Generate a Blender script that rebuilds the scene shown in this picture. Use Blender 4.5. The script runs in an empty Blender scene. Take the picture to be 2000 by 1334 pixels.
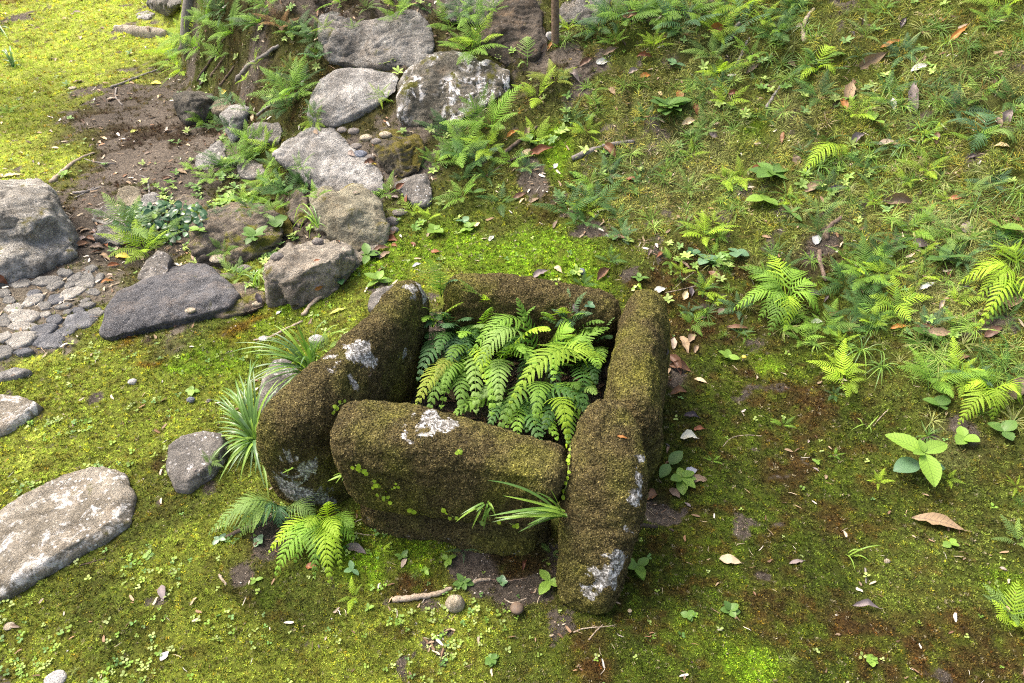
import time; _t0=time.time()
import bpy, bmesh, math, random
import numpy as np
from mathutils import Vector, Matrix, Euler
from mathutils.bvhtree import BVHTree

# ------------------------------------------------------------------ camera
scene = bpy.context.scene
COL = scene.collection
R = math.radians
PITCH = 38.0
CAM = Vector((0.0, 0.0, 1.70))
LENS = 26.0
FPX = LENS / 36.0 * 2000.0
cam_d = bpy.data.cameras.new('camera'); cam = bpy.data.objects.new('camera', cam_d)
COL.objects.link(cam); scene.camera = cam
cam.location = CAM; cam.rotation_euler = (R(90 - PITCH), 0, 0)
cam_d.lens = LENS; cam_d.sensor_width = 36.0; cam_d.clip_start = 0.02; cam_d.clip_end = 400
cam_d.dof.use_dof = True; cam_d.dof.focus_distance = 2.15; cam_d.dof.aperture_fstop = 22

# ------------------------------------------------------------------ light
world = bpy.data.worlds.new('World'); scene.world = world; world.use_nodes = True
SUN_EL, SUN_ROT = 58.0, -62.0      # the sun stands high, to the left and a little ahead
wn = world.node_tree.nodes; wl = world.node_tree.links
bgn = wn.get('Background') or wn.new('ShaderNodeBackground')
sky = wn.new('ShaderNodeTexSky'); sky.sky_type = 'NISHITA'; sky.sun_disc = False
sky.sun_elevation = R(SUN_EL); sky.sun_rotation = R(SUN_ROT)
sky.dust_density = 9.0; sky.air_density = 1.0; sky.ozone_density = 0.3
wl.new(sky.outputs[0], bgn.inputs[0]); bgn.inputs[1].default_value = 0.15
sun_d = bpy.data.lights.new('sun', 'SUN'); sun = bpy.data.objects.new('sun', sun_d); COL.objects.link(sun)
sun_d.energy = 1.45; sun_d.angle = R(18); sun_d.color = (1.0, 0.965, 0.91)
sd = Vector((math.sin(R(SUN_ROT)) * math.cos(R(SUN_EL)), math.cos(R(SUN_ROT)) * math.cos(R(SUN_EL)), math.sin(R(SUN_EL))))
sun.rotation_euler = sd.to_track_quat('Z', 'Y').to_euler()
scene.view_settings.view_transform = 'Standard'; scene.view_settings.look = 'None'
scene.view_settings.exposure = 1.42; scene.view_settings.gamma = 1.0; scene.view_settings.use_curve_mapping = False
scene.render.engine = 'CYCLES'
scene.cycles.max_bounces = 6; scene.cycles.diffuse_bounces = 3; scene.cycles.glossy_bounces = 2
scene.cycles.transmission_bounces = 3; scene.cycles.transparent_max_bounces = 4
scene.cycles.use_denoising = False
scene.cycles.pixel_filter_type = 'BLACKMAN_HARRIS'; scene.cycles.filter_width = 1.15

rng = np.random.default_rng(7)
pr = random.Random(11)

# ------------------------------------------------------------------ noise
def _h(ix, iy, iz, seed):
    n = (ix.astype(np.int64) * 374761393 + iy.astype(np.int64) * 668265263 + iz.astype(np.int64) * 2147483647 + seed * 144665) & 0xffffffff
    n = ((n ^ (n >> 13)) * 1274126177) & 0xffffffff
    n = ((n ^ (n >> 15)) * 2246822519) & 0xffffffff
    return ((n ^ (n >> 16)) & 0xffffff) / float(0xffffff)

def noise(P, s, seed=0):
    """value noise in -1..1, P is (n,2|3), s the size of one lump in metres"""
    P = np.asarray(P, float) / s
    if P.shape[1] == 2: P = np.c_[P, np.full(len(P), 0.37)]
    I = np.floor(P).astype(np.int64); F = P - I; F = F * F * F * (F * (F * 6 - 15) + 10)
    out = 0
    for dx in (0, 1):
        wx = F[:, 0] if dx else 1 - F[:, 0]
        for dy in (0, 1):
            wy = F[:, 1] if dy else 1 - F[:, 1]
            for dz in (0, 1):
                wz = F[:, 2] if dz else 1 - F[:, 2]
                out = out + wx * wy * wz * _h(I[:, 0] + dx, I[:, 1] + dy, I[:, 2] + dz, seed)
    return out * 2 - 1

def fbm(P, s, oct=4, seed=0, gain=0.5):
    o = 0; a = 1; t = 0
    for k in range(oct):
        o = o + a * noise(np.asarray(P) + 17.3 * k, s, seed + k); t += a; a *= gain; s *= 0.49
    return o / t

def sstep(a, b, x):
    t = np.clip((x - a) / (b - a), 0, 1); return t * t * (3 - 2 * t)

# ------------------------------------------------------------------ rays of the view, used to survey places in the world
cp, sp_ = math.cos(R(PITCH)), math.sin(R(PITCH))
FWD = Vector((0, cp, -sp_)); UP = Vector((0, sp_, cp))
def ray(u, v):
    return (Vector((1, 0, 0)) * ((u - 1000) / FPX) - UP * ((v - 667) / FPX) + FWD).normalized()
def at_z(u, v, z):
    d = ray(u, v); return CAM + d * ((z - CAM.z) / d.z)
def at_y(u, v, y):
    d = ray(u, v); return CAM + d * ((y - CAM.y) / d.y)

# ------------------------------------------------------------------ the lie of the land
def line_d(X, Y, p, n):
    return (X - p[0]) * n[0] + (Y - p[1]) * n[1]
BANK = [(-0.55, 1.2), (-0.80, 2.05), (-0.98, 2.45), (-1.5, 3.66), (-2.44, 5.36), (-3.2, 7.4), (-6, 16)]
def bank_e(X, Y):
    xs = np.interp(Y, [b[1] for b in BANK], [b[0] for b in BANK])
    return (X - xs) * 0.86
def height0(X, Y):
    d1 = line_d(X, Y, (0.78, 2.52), (0.80, 0.60)); d2 = line_d(X, Y, (0.78, 2.52), (0.30, 0.954))
    k = 0.10
    m = np.maximum(d1, d2); d = m + k * np.log(np.exp((d1 - m) / k) + np.exp((d2 - m) / k))
    w = 0.16
    s = w * np.logaddexp(0, d / w)
    s = np.where(s > 2.2, 2.2 + (s - 2.2) * 0.45, s)
    s = np.where(s > 7, 7 + (s - 7) * 0.1, s)
    e = bank_e(X, Y)
    m2 = sstep(-0.05, 0.5, e + 0.07 * noise(np.c_[X, Y], 0.35, 5))
    h = 0.58 * s * m2
    h = h + 0.12 * np.exp(-(((X - 0.35) / 0.55) ** 2 + ((Y - 2.45) / 0.42) ** 2))
    h = h + 0.05 * np.exp(-(((X + 0.45) / 0.5) ** 2 + ((Y - 2.5) / 0.35) ** 2))
    # the floor inside the square, the hollow by the large boulder
    h = h - 0.03 * np.exp(-(((X + 0.1) / 0.3) ** 2 + ((Y - 1.7) / 0.25) ** 2))
    h = h - 0.05 * np.exp(-(((X + 1.5) / 0.35) ** 2 + ((Y - 2.95) / 0.3) ** 2))
    far = sstep(3.5, 7, Y - X * 0.2)
    h = h + far * 0.06 * noise(np.c_[X, Y], 1.7, 9)
    return h
def relief(X, Y):
    P = np.c_[X, Y]
    r = 0.020 * noise(P, 0.42, 21) + 0.012 * noise(P, 0.17, 22) + 0.006 * noise(P, 0.07, 23) + 0.0035 * noise(P, 0.03, 24)
    e = bank_e(X, Y); up = sstep(0.15, 0.6, height0(X, Y))
    r = r + up * 0.034 * noise(P, 0.24, 25) + up * 0.020 * noise(P, 0.10, 26) - up * 0.05 * np.exp(-(fbm(P, 0.30, 2, 27) / 0.06) ** 2)
    return r
def height(X, Y):
    X = np.atleast_1d(np.asarray(X, float)); Y = np.atleast_1d(np.asarray(Y, float))
    return height0(X, Y) + relief(X, Y)
def hz(x, y): return float(height(x, y)[0])

def ground(u, v):
    d = ray(u, v); t = np.arange(0.6, 16, 0.012)
    X, Y, Z = CAM.x + d.x * t, CAM.y + d.y * t, CAM.z + d.z * t
    below = np.nonzero(Z < height(X, Y))[0]
    k = t[below[0]] if len(below) else 15.0
    p = CAM + d * k
    return Vector((p.x, p.y, hz(p.x, p.y)))

# ------------------------------------------------------------------ object helpers
def link(o, parent=None):
    COL.objects.link(o)
    if parent is not None: o.parent = parent
    return o
def tag(o, label=None, cat=None, group=None, kind=None):
    if label: o['label'] = label
    if cat: o['category'] = cat
    if group: o['group'] = group
    if kind: o['kind'] = kind
    return o
def thing(name, label, cat, loc, group=None, rot=(0, 0, 0)):
    o = bpy.data.objects.new(name, None); COL.objects.link(o); o.empty_display_size = 0.05
    o.location = loc; o.rotation_euler = rot
    return tag(o, label, cat, group)
def mesh_np(name, V, F, mats=None, smooth=True, fm=None):
    me = bpy.data.meshes.new(name)
    V = np.asarray(V, np.float32)
    if isinstance(F, np.ndarray):
        n, k = F.shape
        me.vertices.add(len(V)); me.vertices.foreach_set('co', V.ravel())
        me.loops.add(n * k); me.loops.foreach_set('vertex_index', F.astype(np.int32).ravel())
        me.polygons.add(n); me.polygons.foreach_set('loop_start', np.arange(0, n * k, k, dtype=np.int32))
        me.polygons.foreach_set('loop_total', np.full(n, k, np.int32))
        me.update(calc_edges=True)
    else:
        me.from_pydata([tuple(map(float, v)) for v in V], [], F)
    if smooth: me.polygons.foreach_set('use_smooth', np.ones(len(me.polygons), bool))
    if mats:
        for m in (mats if isinstance(mats, (list, tuple)) else [mats]): me.materials.append(m)
    if fm is not None: me.polygons.foreach_set('material_index', np.asarray(fm, np.int32))
    return me
def set_col(me, name, C):
    a = me.attributes.new(name, 'FLOAT_COLOR', 'POINT')
    C = np.asarray(C, np.float32)
    if C.shape[1] == 3: C = np.c_[C, np.ones(len(C), np.float32)]
    a.data.foreach_set('color', C.astype(np.float32).ravel())
def obj(name, me, parent=None, loc=None, rot=None):
    o = bpy.data.objects.new(name, me); link(o, parent)
    if loc is not None: o.location = loc
    if rot is not None: o.rotation_euler = rot
    return o

# ------------------------------------------------------------------ materials
def new_mat(name):
    m = bpy.data.materials.new(name); m.use_nodes = True
    nt = m.node_tree; nt.nodes.clear()
    return m, nt
class NT:
    def __init__(s, nt): s.nt = nt
    def n(s, t, **k):
        x = s.nt.nodes.new(t)
        for a, b in k.items(): setattr(x, a, b)
        return x
    def l(s, a, b): s.nt.links.new(a, b)
    def noise(s, scale, detail=4, rough=0.6, vec=None, dist=0.0):
        x = s.n('ShaderNodeTexNoise'); x.inputs['Scale'].default_value = scale; x.inputs['Detail'].default_value = detail
        x.inputs['Roughness'].default_value = rough; x.inputs['Distortion'].default_value = dist
        if vec is not None: s.l(vec, x.inputs['Vector'])
        return x.outputs[0]
    def ramp(s, f, a, b, c0=(0, 0, 0, 1), c1=(1, 1, 1, 1), mid=None):
        r = s.n('ShaderNodeValToRGB'); e = r.color_ramp.elements
        e[0].position = a; e[1].position = b; e[0].color = c0; e[1].color = c1
        if mid: k = e.new(mid[0]); k.color = mid[1]
        s.l(f, r.inputs[0]); return r.outputs[0]
    def mix(s, f, a, b, mode='MIX'):
        x = s.n('ShaderNodeMix', data_type='RGBA', blend_type=mode)
        for src, i in ((f, 0), (a, 6), (b, 7)):
            if isinstance(src, (int, float)): x.inputs[i].default_value = src
            elif isinstance(src, tuple): x.inputs[i].default_value = src if len(src) == 4 else (*src, 1)
            else: s.l(src, x.inputs[i])
        return x.outputs[2]
    def math(s, op, a, b=0.5):
        x = s.n('ShaderNodeMath', operation=op)
        for src, i in ((a, 0), (b, 1)):
            if isinstance(src, (int, float)): x.inputs[i].default_value = src
            else: s.l(src, x.inputs[i])
        return x.outputs[0]
    def bump(s, h, strength, dist):
        b = s.n('ShaderNodeBump'); b.inputs['Strength'].default_value = strength; b.inputs['Distance'].default_value = dist
        s.l(h, b.inputs['Height']); return b.outputs[0]
    def bsdf(s, col, rough=0.85, normal=None, spec=0.3):
        p = s.n('ShaderNodeBsdfPrincipled'); o = s.n('ShaderNodeOutputMaterial')
        if isinstance(col, tuple): p.inputs['Base Color'].default_value = (*col[:3], 1)
        else: s.l(col, p.inputs['Base Color'])
        if isinstance(rough, (int, float)): p.inputs['Roughness'].default_value = rough
        else: s.l(rough, p.inputs['Roughness'])
        p.inputs['Specular IOR Level'].default_value = spec
        if normal is not None: s.l(normal, p.inputs['Normal'])
        s.l(p.outputs[0], o.inputs[0]); return p

def c4(c): return (c[0], c[1], c[2], 1)
def rock_mat(name, dark, light, lichen=0.3, lich_col=(0.50, 0.49, 0.46), moss=0.2, moss_col=(0.085, 0.085, 0.012),
             speck=0.25, warm=0.15, grain=260, streak=0.0):
    m, nt = new_mat(name); g = NT(nt)
    tc = g.n('ShaderNodeTexCoord'); v = tc.outputs['Object']
    big = g.noise(7, 6, 0.65, v, 0.4); mid = g.noise(24, 9, 0.78, v, 0.5); fine = g.noise(grain, 3, 0.7, v)
    c = g.mix(g.ramp(big, 0.38, 0.62), c4([x * .8 for x in dark]), c4([x * 1.08 for x in light]))
    c = g.mix(g.math('MULTIPLY', g.ramp(g.noise(11, 5, 0.7, v), 0.48, 0.66), warm), c, (0.20, 0.135, 0.075, 1))
    c = g.mix(g.math('MULTIPLY', g.ramp(mid, 0.40, 0.56, (1, 1, 1, 1), (0, 0, 0, 1)), 0.7), c, c4([x * 0.42 for x in dark]))
    c = g.mix(g.math('MULTIPLY', g.ramp(fine, 0.50, 0.66), speck), c, c4([min(1, x * 1.9 + 0.05) for x in light]))
    c = g.mix(g.math('MULTIPLY', g.ramp(g.noise(grain * 0.7, 3, 0.7, v), 0.36, 0.48, (1, 1, 1, 1), (0, 0, 0, 1)), 0.6), c, c4([x * 0.3 for x in dark]))
    geo = g.n('ShaderNodeNewGeometry'); sep = g.n('ShaderNodeSeparateXYZ'); g.l(geo.outputs['Normal'], sep.inputs[0])
    up = g.ramp(sep.outputs[2], 0.15, 0.75)
    if lichen > 0:
        t = 0.70 - 0.16 * lichen
        lf = g.ramp(g.noise(19, 8, 0.78, v, 0.6), t - 0.03, t + 0.06)
        c = g.mix(g.math('MULTIPLY', lf, 0.85), c, c4(lich_col))
        vo = g.n('ShaderNodeTexVoronoi'); vo.inputs['Scale'].default_value = 55; g.l(v, vo.inputs['Vector'])
        sp = g.math('MULTIPLY', g.ramp(vo.outputs[0], 0.16, 0.26, (1, 1, 1, 1), (0, 0, 0, 1)), g.ramp(g.noise(9, 3, 0.6, v), 0.44, 0.56))
        c = g.mix(g.math('MULTIPLY', sp, min(1, lichen * 1.5)), c, c4(lich_col))
    if streak > 0:
        mp = g.n('ShaderNodeMapping'); mp.inputs['Scale'].default_value = (22, 22, 3.5); mp.inputs['Rotation'].default_value = (0, 0.35, 0); g.l(v, mp.inputs[0])
        sf = g.math('MULTIPLY', g.ramp(g.noise(1.0, 7, 0.75, mp.outputs[0], 0.8), 0.50, 0.56), g.ramp(g.noise(5, 2, 0.5, v), 0.45, 0.55))
        c = g.mix(g.math('MULTIPLY', sf, streak), c, (0.72, 0.71, 0.70, 1))
    if moss > 0:
        t = 0.66 - 0.26 * moss
        mf = g.math('MULTIPLY', g.ramp(g.noise(8, 7, 0.7, v, 0.3), t, t + 0.08), up)
        c = g.mix(mf, c, c4(moss_col))
    hgt = g.math('ADD', g.math('MULTIPLY', mid, 1.0), g.math('MULTIPLY', fine, 0.35))
    hgt = g.math('ADD', hgt, g.math('MULTIPLY', g.noise(90, 5, 0.7, v), 0.6))
    g.bsdf(c, 0.9, g.bump(hgt, 1.0, 0.016), 0.25)
    return m

# ------------------------------------------------------------------ rocks
def hull_mesh(groups):
    bm = bmesh.new()
    for pts in groups:
        vs = [bm.verts.new(p) for p in pts]
        r = bmesh.ops.convex_hull(bm, input=vs)
        bad = [x for x in r['geom_interior'] + r['geom_unused'] if isinstance(x, bmesh.types.BMVert)]
        bmesh.ops.delete(bm, geom=list(set(bad)), context='VERTS')
    me = bpy.data.meshes.new('tmp'); bm.to_mesh(me); bm.free(); return me
def voxel(me, size, smooth=2):
    o = bpy.data.objects.new('tmp', me); COL.objects.link(o)
    md = o.modifiers.new('r', 'REMESH'); md.mode = 'VOXEL'; md.voxel_size = size
    if smooth:
        sm = o.modifiers.new('s', 'SMOOTH'); sm.iterations = smooth; sm.factor = 0.5
    dg = bpy.context.evaluated_depsgraph_get(); dg.update()
    em = o.evaluated_get(dg).to_mesh()
    V = np.empty(len(em.vertices) * 3, np.float32); em.vertices.foreach_get('co', V); V = V.reshape(-1, 3).astype(float)
    F = np.empty(len(em.loops), np.int32); em.loops.foreach_get('vertex_index', F); F = F.reshape(-1, 4)
    N = np.empty(len(em.vertices) * 3, np.float32); em.vertices.foreach_get('normal', N); N = N.reshape(-1, 3).astype(float)
    bpy.data.objects.remove(o); bpy.data.meshes.remove(me)
    return V, F, N
def roughen(V, N, amp, size, seed, ridged=0.5):
    q = V + 0.25 * size * np.c_[noise(V, size * 0.7, seed + 60), noise(V, size * 0.7, seed + 61), noise(V, size * 0.7, seed + 62)]
    d = fbm(q, size, 6, seed, 0.6)
    fine_ = 0.16 * noise(V, size * 0.16, seed + 80) + 0.10 * noise(V, size * 0.08, seed + 81)
    rd = 1 - 2 * np.abs(fbm(q, size * 1.3, 3, seed + 30, 0.5)) * 1.8
    crack = -np.exp(-(fbm(q * np.array([1, 1, 1.8]), size * 1.6, 3, seed + 44) / 0.035) ** 2)
    step = np.floor(fbm(q, size * 0.9, 2, seed + 50) * 5 + 0.35 * d) / 5
    return V + N * (amp * (d * (1 - ridged) + rd * ridged * 0.6 + crack * 0.5 + step * 1.0 + fine_))[:, None]
SOLIDS = []      # (V,F) of ground and stones, for resting smaller things on
def boulder(name, label, cat, base, groups, mat, thick=0.25, amp=0.02, size=0.12, vox=None, group=None, seed=None, smooth=3, moss=None):
    """groups: lists of (u,v,dy) - places on the visible skin of the stone, dy metres behind the foot of the stone"""
    if seed is None: seed = int(base[0] * 7 + base[1])
    b = ground(*base)
    gs = []
    for pts in groups:
        P = []
        for u, v, dy in pts:
            g_ = ground(u, v) if -80 < v else None
            y = b.y + dy
            if g_ is not None and g_.y - 0.03 < y: y = g_.y - 0.03
            P.append(at_y(u, v, y))
        cx = sum(p.x for p in P) / len(P)
        Q = list(P)
        vd = Vector((cx - CAM.x, b.y - CAM.y, 0)).normalized()
        for p in P:
            Q.append(Vector((cx + (p.x - cx) * 0.82 + vd.x * thick, p.y + vd.y * thick, p.z - 0.30 * thick)))
            if p.z < b.z + 0.06: Q.append(Vector((cx + (p.x - cx) * 0.92, p.y + 0.02, b.z - 0.08)))
        gs.append(Q)
    allp = [p for q in gs for p in q]
    w = max(p.x for p in allp) - min(p.x for p in allp)
    V, F, N = voxel(hull_mesh(gs), vox or max(0.008, w / 72), smooth)
    V = roughen(V, N, amp * 1.25, size, seed)
    o0 = Vector((float(V[:, 0].mean()), float(V[:, 1].mean()), b.z))
    me = mesh_np(name, V - np.array(o0), F, mat)
    o = obj(name, me, None, o0); tag(o, label, cat, group)
    SOLIDS.append((V, F))
    return o
# ------------------------------------------------------------------ colour of the ground cover
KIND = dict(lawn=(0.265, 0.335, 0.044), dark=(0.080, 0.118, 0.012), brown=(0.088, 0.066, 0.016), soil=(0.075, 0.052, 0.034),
            straw=(0.165, 0.195, 0.055), sunny=(0.52, 0.64, 0.10), vivid=(0.20, 0.35, 0.018), path=(0.16, 0.17, 0.06), rust=(0.20, 0.125, 0.015), olive=(0.135, 0.175, 0.028))  # sunny is moss colour brightened to paint in sunlight at the upper left
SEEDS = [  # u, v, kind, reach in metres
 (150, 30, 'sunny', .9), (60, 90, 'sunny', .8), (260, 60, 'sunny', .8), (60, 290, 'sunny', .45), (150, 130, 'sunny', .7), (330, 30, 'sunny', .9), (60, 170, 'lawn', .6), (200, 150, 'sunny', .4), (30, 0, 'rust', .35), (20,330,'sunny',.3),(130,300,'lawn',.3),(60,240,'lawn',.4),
 (250, 190, 'soil', .55), (300, 250, 'soil', .5), (230, 290, 'soil', .4), (330, 320, 'soil', .4), (180, 230, 'soil', .35), (280, 130, 'soil', .35), (300, 350, 'soil', .3), (170, 400, 'soil', .2), (170, 470, 'soil', .22), (200, 500, 'soil', .2), (80,520,'soil',.2),
 (230, 370, 'olive', .15), (460, 160, 'soil', .5), (520, 110, 'soil', .5), (400, 150, 'olive', .25), (450, 110, 'brown', .3), (520, 160, 'olive', .25), (570, 100, 'olive', .3), (480, 60, 'olive', .3), (430, 190, 'olive', .2), (560, 240, 'olive', .2), (640, 130, 'brown', .2), (500, 210, 'brown', .2), (560, 30, 'soil', .5), (470, 400, 'olive', .25), (430, 480, 'lawn', .15), (400, 440, 'soil', .2), (560, 440, 'soil', .2),
 (60, 620, 'path', .22), (130, 580, 'path', .18), (30, 680, 'path', .15), (160, 540, 'path', .15), (380, 650, 'path', .10), (470, 510, 'lawn', .15), (410, 505, 'path', .10), (210, 620, 'lawn', .08),
 (200, 700, 'lawn', .20), (60, 750, 'lawn', .2), (300, 760, 'lawn', .25), (120, 860, 'lawn', .25), (400, 700, 'vivid', .15), (560, 600, 'vivid', .16), (700, 600, 'lawn', .15), (620, 660, 'lawn', .12), (40,720,'sunny',.10),(60,880,'sunny',.1),(230,660,'rust',.07),(330,690,'rust',.06),(480,640,'rust',.06),(300,650,'soil',.05),
 (250, 860, 'lawn', .2), (300, 1000, 'olive', .16), (350, 1080, 'lawn', .15), (200, 1200, 'olive', .15), (100, 1290, 'lawn', .15), (400, 1250, 'lawn', .15), (500, 1180, 'dark', .10), (600, 1200, 'olive', .12),
 (470, 1130, 'soil', .05), (480, 1180, 'soil', .04), (280, 920, 'brown', .05), (290, 980, 'soil', .04), (520, 1050, 'soil', .06), (700, 1100, 'vivid', .06), (830, 1090, 'vivid', .06), (620, 1290, 'lawn', .12), (800, 1280, 'lawn', .12), (800, 1140, 'brown', .07),
 (940, 1130, 'soil', .06), (1020, 1150, 'soil', .07), (920, 1260, 'lawn', .10), (1060, 1300, 'olive', .10), (1000, 1110, 'brown', .06),
 (1150, 1290, 'brown', .08), (1300, 1260, 'dark', .12), (1350, 1150, 'dark', .12), (1500, 1200, 'brown', .10), (1480, 1130, 'soil', .02), (1600, 1100, 'dark', .14), (1450, 1000, 'dark', .14), (1750, 1150, 'olive', .12), (1700, 1250, 'brown', .12), (1450, 1310, 'vivid', .06), (1600, 1290, 'dark', .08), (1850, 1280, 'brown', .10), (1960, 1150, 'vivid', .06), (1900, 1080, 'olive', .1),
 (1300, 1000, 'soil', .04), (1560, 900, 'brown', .12), (1480, 860, 'dark', .12), (1650, 950, 'dark', .12), (1380, 900, 'dark', .1), (1700, 830, 'dark', .1), (1560, 790, 'brown', .12), (1460, 760, 'brown', .12), (1480, 720, 'vivid', .07), (1380, 700, 'dark', .1), (1400, 780, 'dark', .08), (1560, 730, 'dark', .1), (1850, 900, 'straw', .07), (1750, 940, 'olive', .1), (1930, 950, 'olive', .1), (1640, 1010, 'brown', .07), (1320, 720, 'soil', .05),
 (1300, 520, 'brown', .10), (1380, 560, 'brown', .10), (1370, 640, 'brown', .10), (1250, 500, 'olive', .10), (1230, 545, 'brown', .06),
 (900, 470, 'vivid', .16), (1010, 510, 'vivid', .15), (1120, 520, 'vivid', .12), (840, 540, 'lawn', .12), (760, 520, 'vivid', .12), (960, 440, 'olive', .12), (1080, 470, 'vivid', .12), (720, 560, 'lawn', .1),
 (1080, 290, 'vivid', .11), (1150, 220, 'olive', .2), (1200, 250, 'straw', .14), (1280, 290, 'straw', .14), (1250, 350, 'straw', .14), (1180, 370, 'olive', .12), (1380, 210, 'straw', .14), (1420, 170, 'olive', .15), (1000, 350, 'soil', .1), (960, 380, 'olive', .1), (1050, 400, 'brown', .1), (1150, 450, 'soil', .07), (1100, 330, 'olive', .1),
 (1450, 230, 'vivid', .1), (1350, 60, 'straw', .2), (1250, 110, 'olive', .2), (1150, 120, 'olive', .2), (1100, 160, 'soil', .14), (1100, 110, 'soil', .12), (1550, 200, 'straw', .15), (1520, 60, 'olive', .2), (1600, 420, 'straw', .12), (1500, 420, 'olive', .12), (1650, 330, 'olive', .14), (1700, 180, 'olive', .2), (1850, 180, 'straw', .15), (1900, 320, 'olive', .15), (1850, 430, 'straw', .12), (1600, 480, 'soil', .09), (1560, 540, 'dark', .1), (1700, 500, 'olive', .1), (1700, 660, 'dark', .1), (1850, 600, 'straw', .1), (1950, 700, 'olive', .1), (1750, 720, 'olive', .1), (1900, 800, 'olive', .1), (1950, 60, 'olive', .2), (1750, 40, 'olive', .2), (1800, 330, 'olive', .12), (1900, 850, 'soil', .06),
 (940, 760, 'soil', .16), (860, 700, 'soil', .14), (1080, 760, 'soil', .14),
]
SC = np.array([tuple(ground(u, v))[:2] for u, v, k, r in SEEDS]); SR = np.array([r for _, _, _, r in SEEDS]); SK = [k for _, _, k, _ in SEEDS]
KN = list(KIND); SKI = np.array([KN.index(k) for k in SK])
def zone_w(X, Y):
    P = np.c_[X, Y]; rr = np.hypot(X, Y)[:, None]
    W = np.c_[X + 0.075 * rr[:, 0] * fbm(P, 0.30, 4, 71, .7), Y + 0.075 * rr[:, 0] * fbm(P, 0.30, 4, 72, .7)]
    out = np.zeros((len(X), len(KN)))
    B = 20000
    for a in range(0, len(X), B):
        D = ((W[a:a + B, None, :] - SC[None]) ** 2).sum(2) / SR[None] ** 2
        w = 1 / (D ** 1.6 + 0.06)
        for k in range(len(KN)): out[a:a + B, k] = w[:, SKI == k].sum(1)
    out = out ** 1.4
    return out / out.sum(1, keepdims=True)
def ground_state(X, Y):
    """colour of the cover with sunlight painted into its sunny parts, and how much of it is moss (0 is bare earth)"""
    P = np.c_[X, Y]
    w = zone_w(X, Y)
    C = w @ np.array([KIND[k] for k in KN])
    n1 = fbm(P, 0.14, 4, 81, 0.62); n2 = fbm(P, 0.07, 4, 83, 0.62); n3 = fbm(P, 0.05, 3, 85)
    k = lambda n: w[:, KN.index(n)][:, None]
    soil = np.array(KIND['soil'])
    rightish = (k('dark') + k('brown') + k('olive') * .5)
    C = C * (1 - 0.55 * sstep(0.05, 0.38, n2)[:, None] * rightish) + 0.55 * sstep(0.05, 0.38, n2)[:, None] * rightish * np.array([0.110, 0.055, 0.016])
    g = sstep(0.1, 0.4, n1)[:, None]; C = C * (1 - 0.5 * g * rightish) + 0.5 * g * rightish * np.array([0.11, 0.165, 0.012])
    lw = k('lawn') + k('sunny') + k('vivid')
    C = C * (1 - 0.6 * sstep(0.14, 0.42, n3)[:, None] * lw) + 0.6 * sstep(0.14, 0.42, n3)[:, None] * lw * np.array([0.125, 0.105, 0.02])
    n4 = fbm(P, 0.035, 2, 97); rb = sstep(.10, .45, n4)[:, None] * rightish; C = C * (1 - .55 * rb) + .55 * rb * np.array([0.105, 0.058, 0.014]); gb = sstep(.05, .35, -n4)[:, None] * rightish; C = C * (1 - .5 * gb) + .5 * gb * np.array([0.12, 0.19, 0.014])
    C = C * (1 + 0.40 * n1 + 0.25 * noise(P, 0.025, 88))[:, None]
    bare = (k('soil') + 0.85 * k('path'))[:, 0]
    n0 = fbm(P, 0.55, 4, 95, 0.7); bare = np.clip(bare * (1 + .3 * n0) + 0.45 * n1 + 0.4 * n2 + (0.55 * n0 * (1 - np.abs(2 * np.clip(bare, 0, 1) - 1))), 0, 1)
    bare = sstep(0.45, 0.95, bare)
    far = sstep(2.6, 3.4, Y); nb = fbm(P, 0.34, 5, 98, .75); bare = bare * (1 - .9 * far * sstep(.02, .30, nb)); bare = np.maximum(bare, far * .9 * sstep(.16, .36, -nb) * (X < -.5))
    upm = sstep(.08, .3, height0(X, Y)) * (X > 0); cut = sstep(0.30 - .14 * upm, 0.5 - .12 * upm, -fbm(P, 0.11, 4, 91, 0.6) * (1 - .0 * upm) - .0) * 0.85
    bare = np.maximum(bare, cut * (1 - k('vivid')[:, 0]))
    return np.clip(C, 0.004, 0.9), 1 - bare, w

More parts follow.
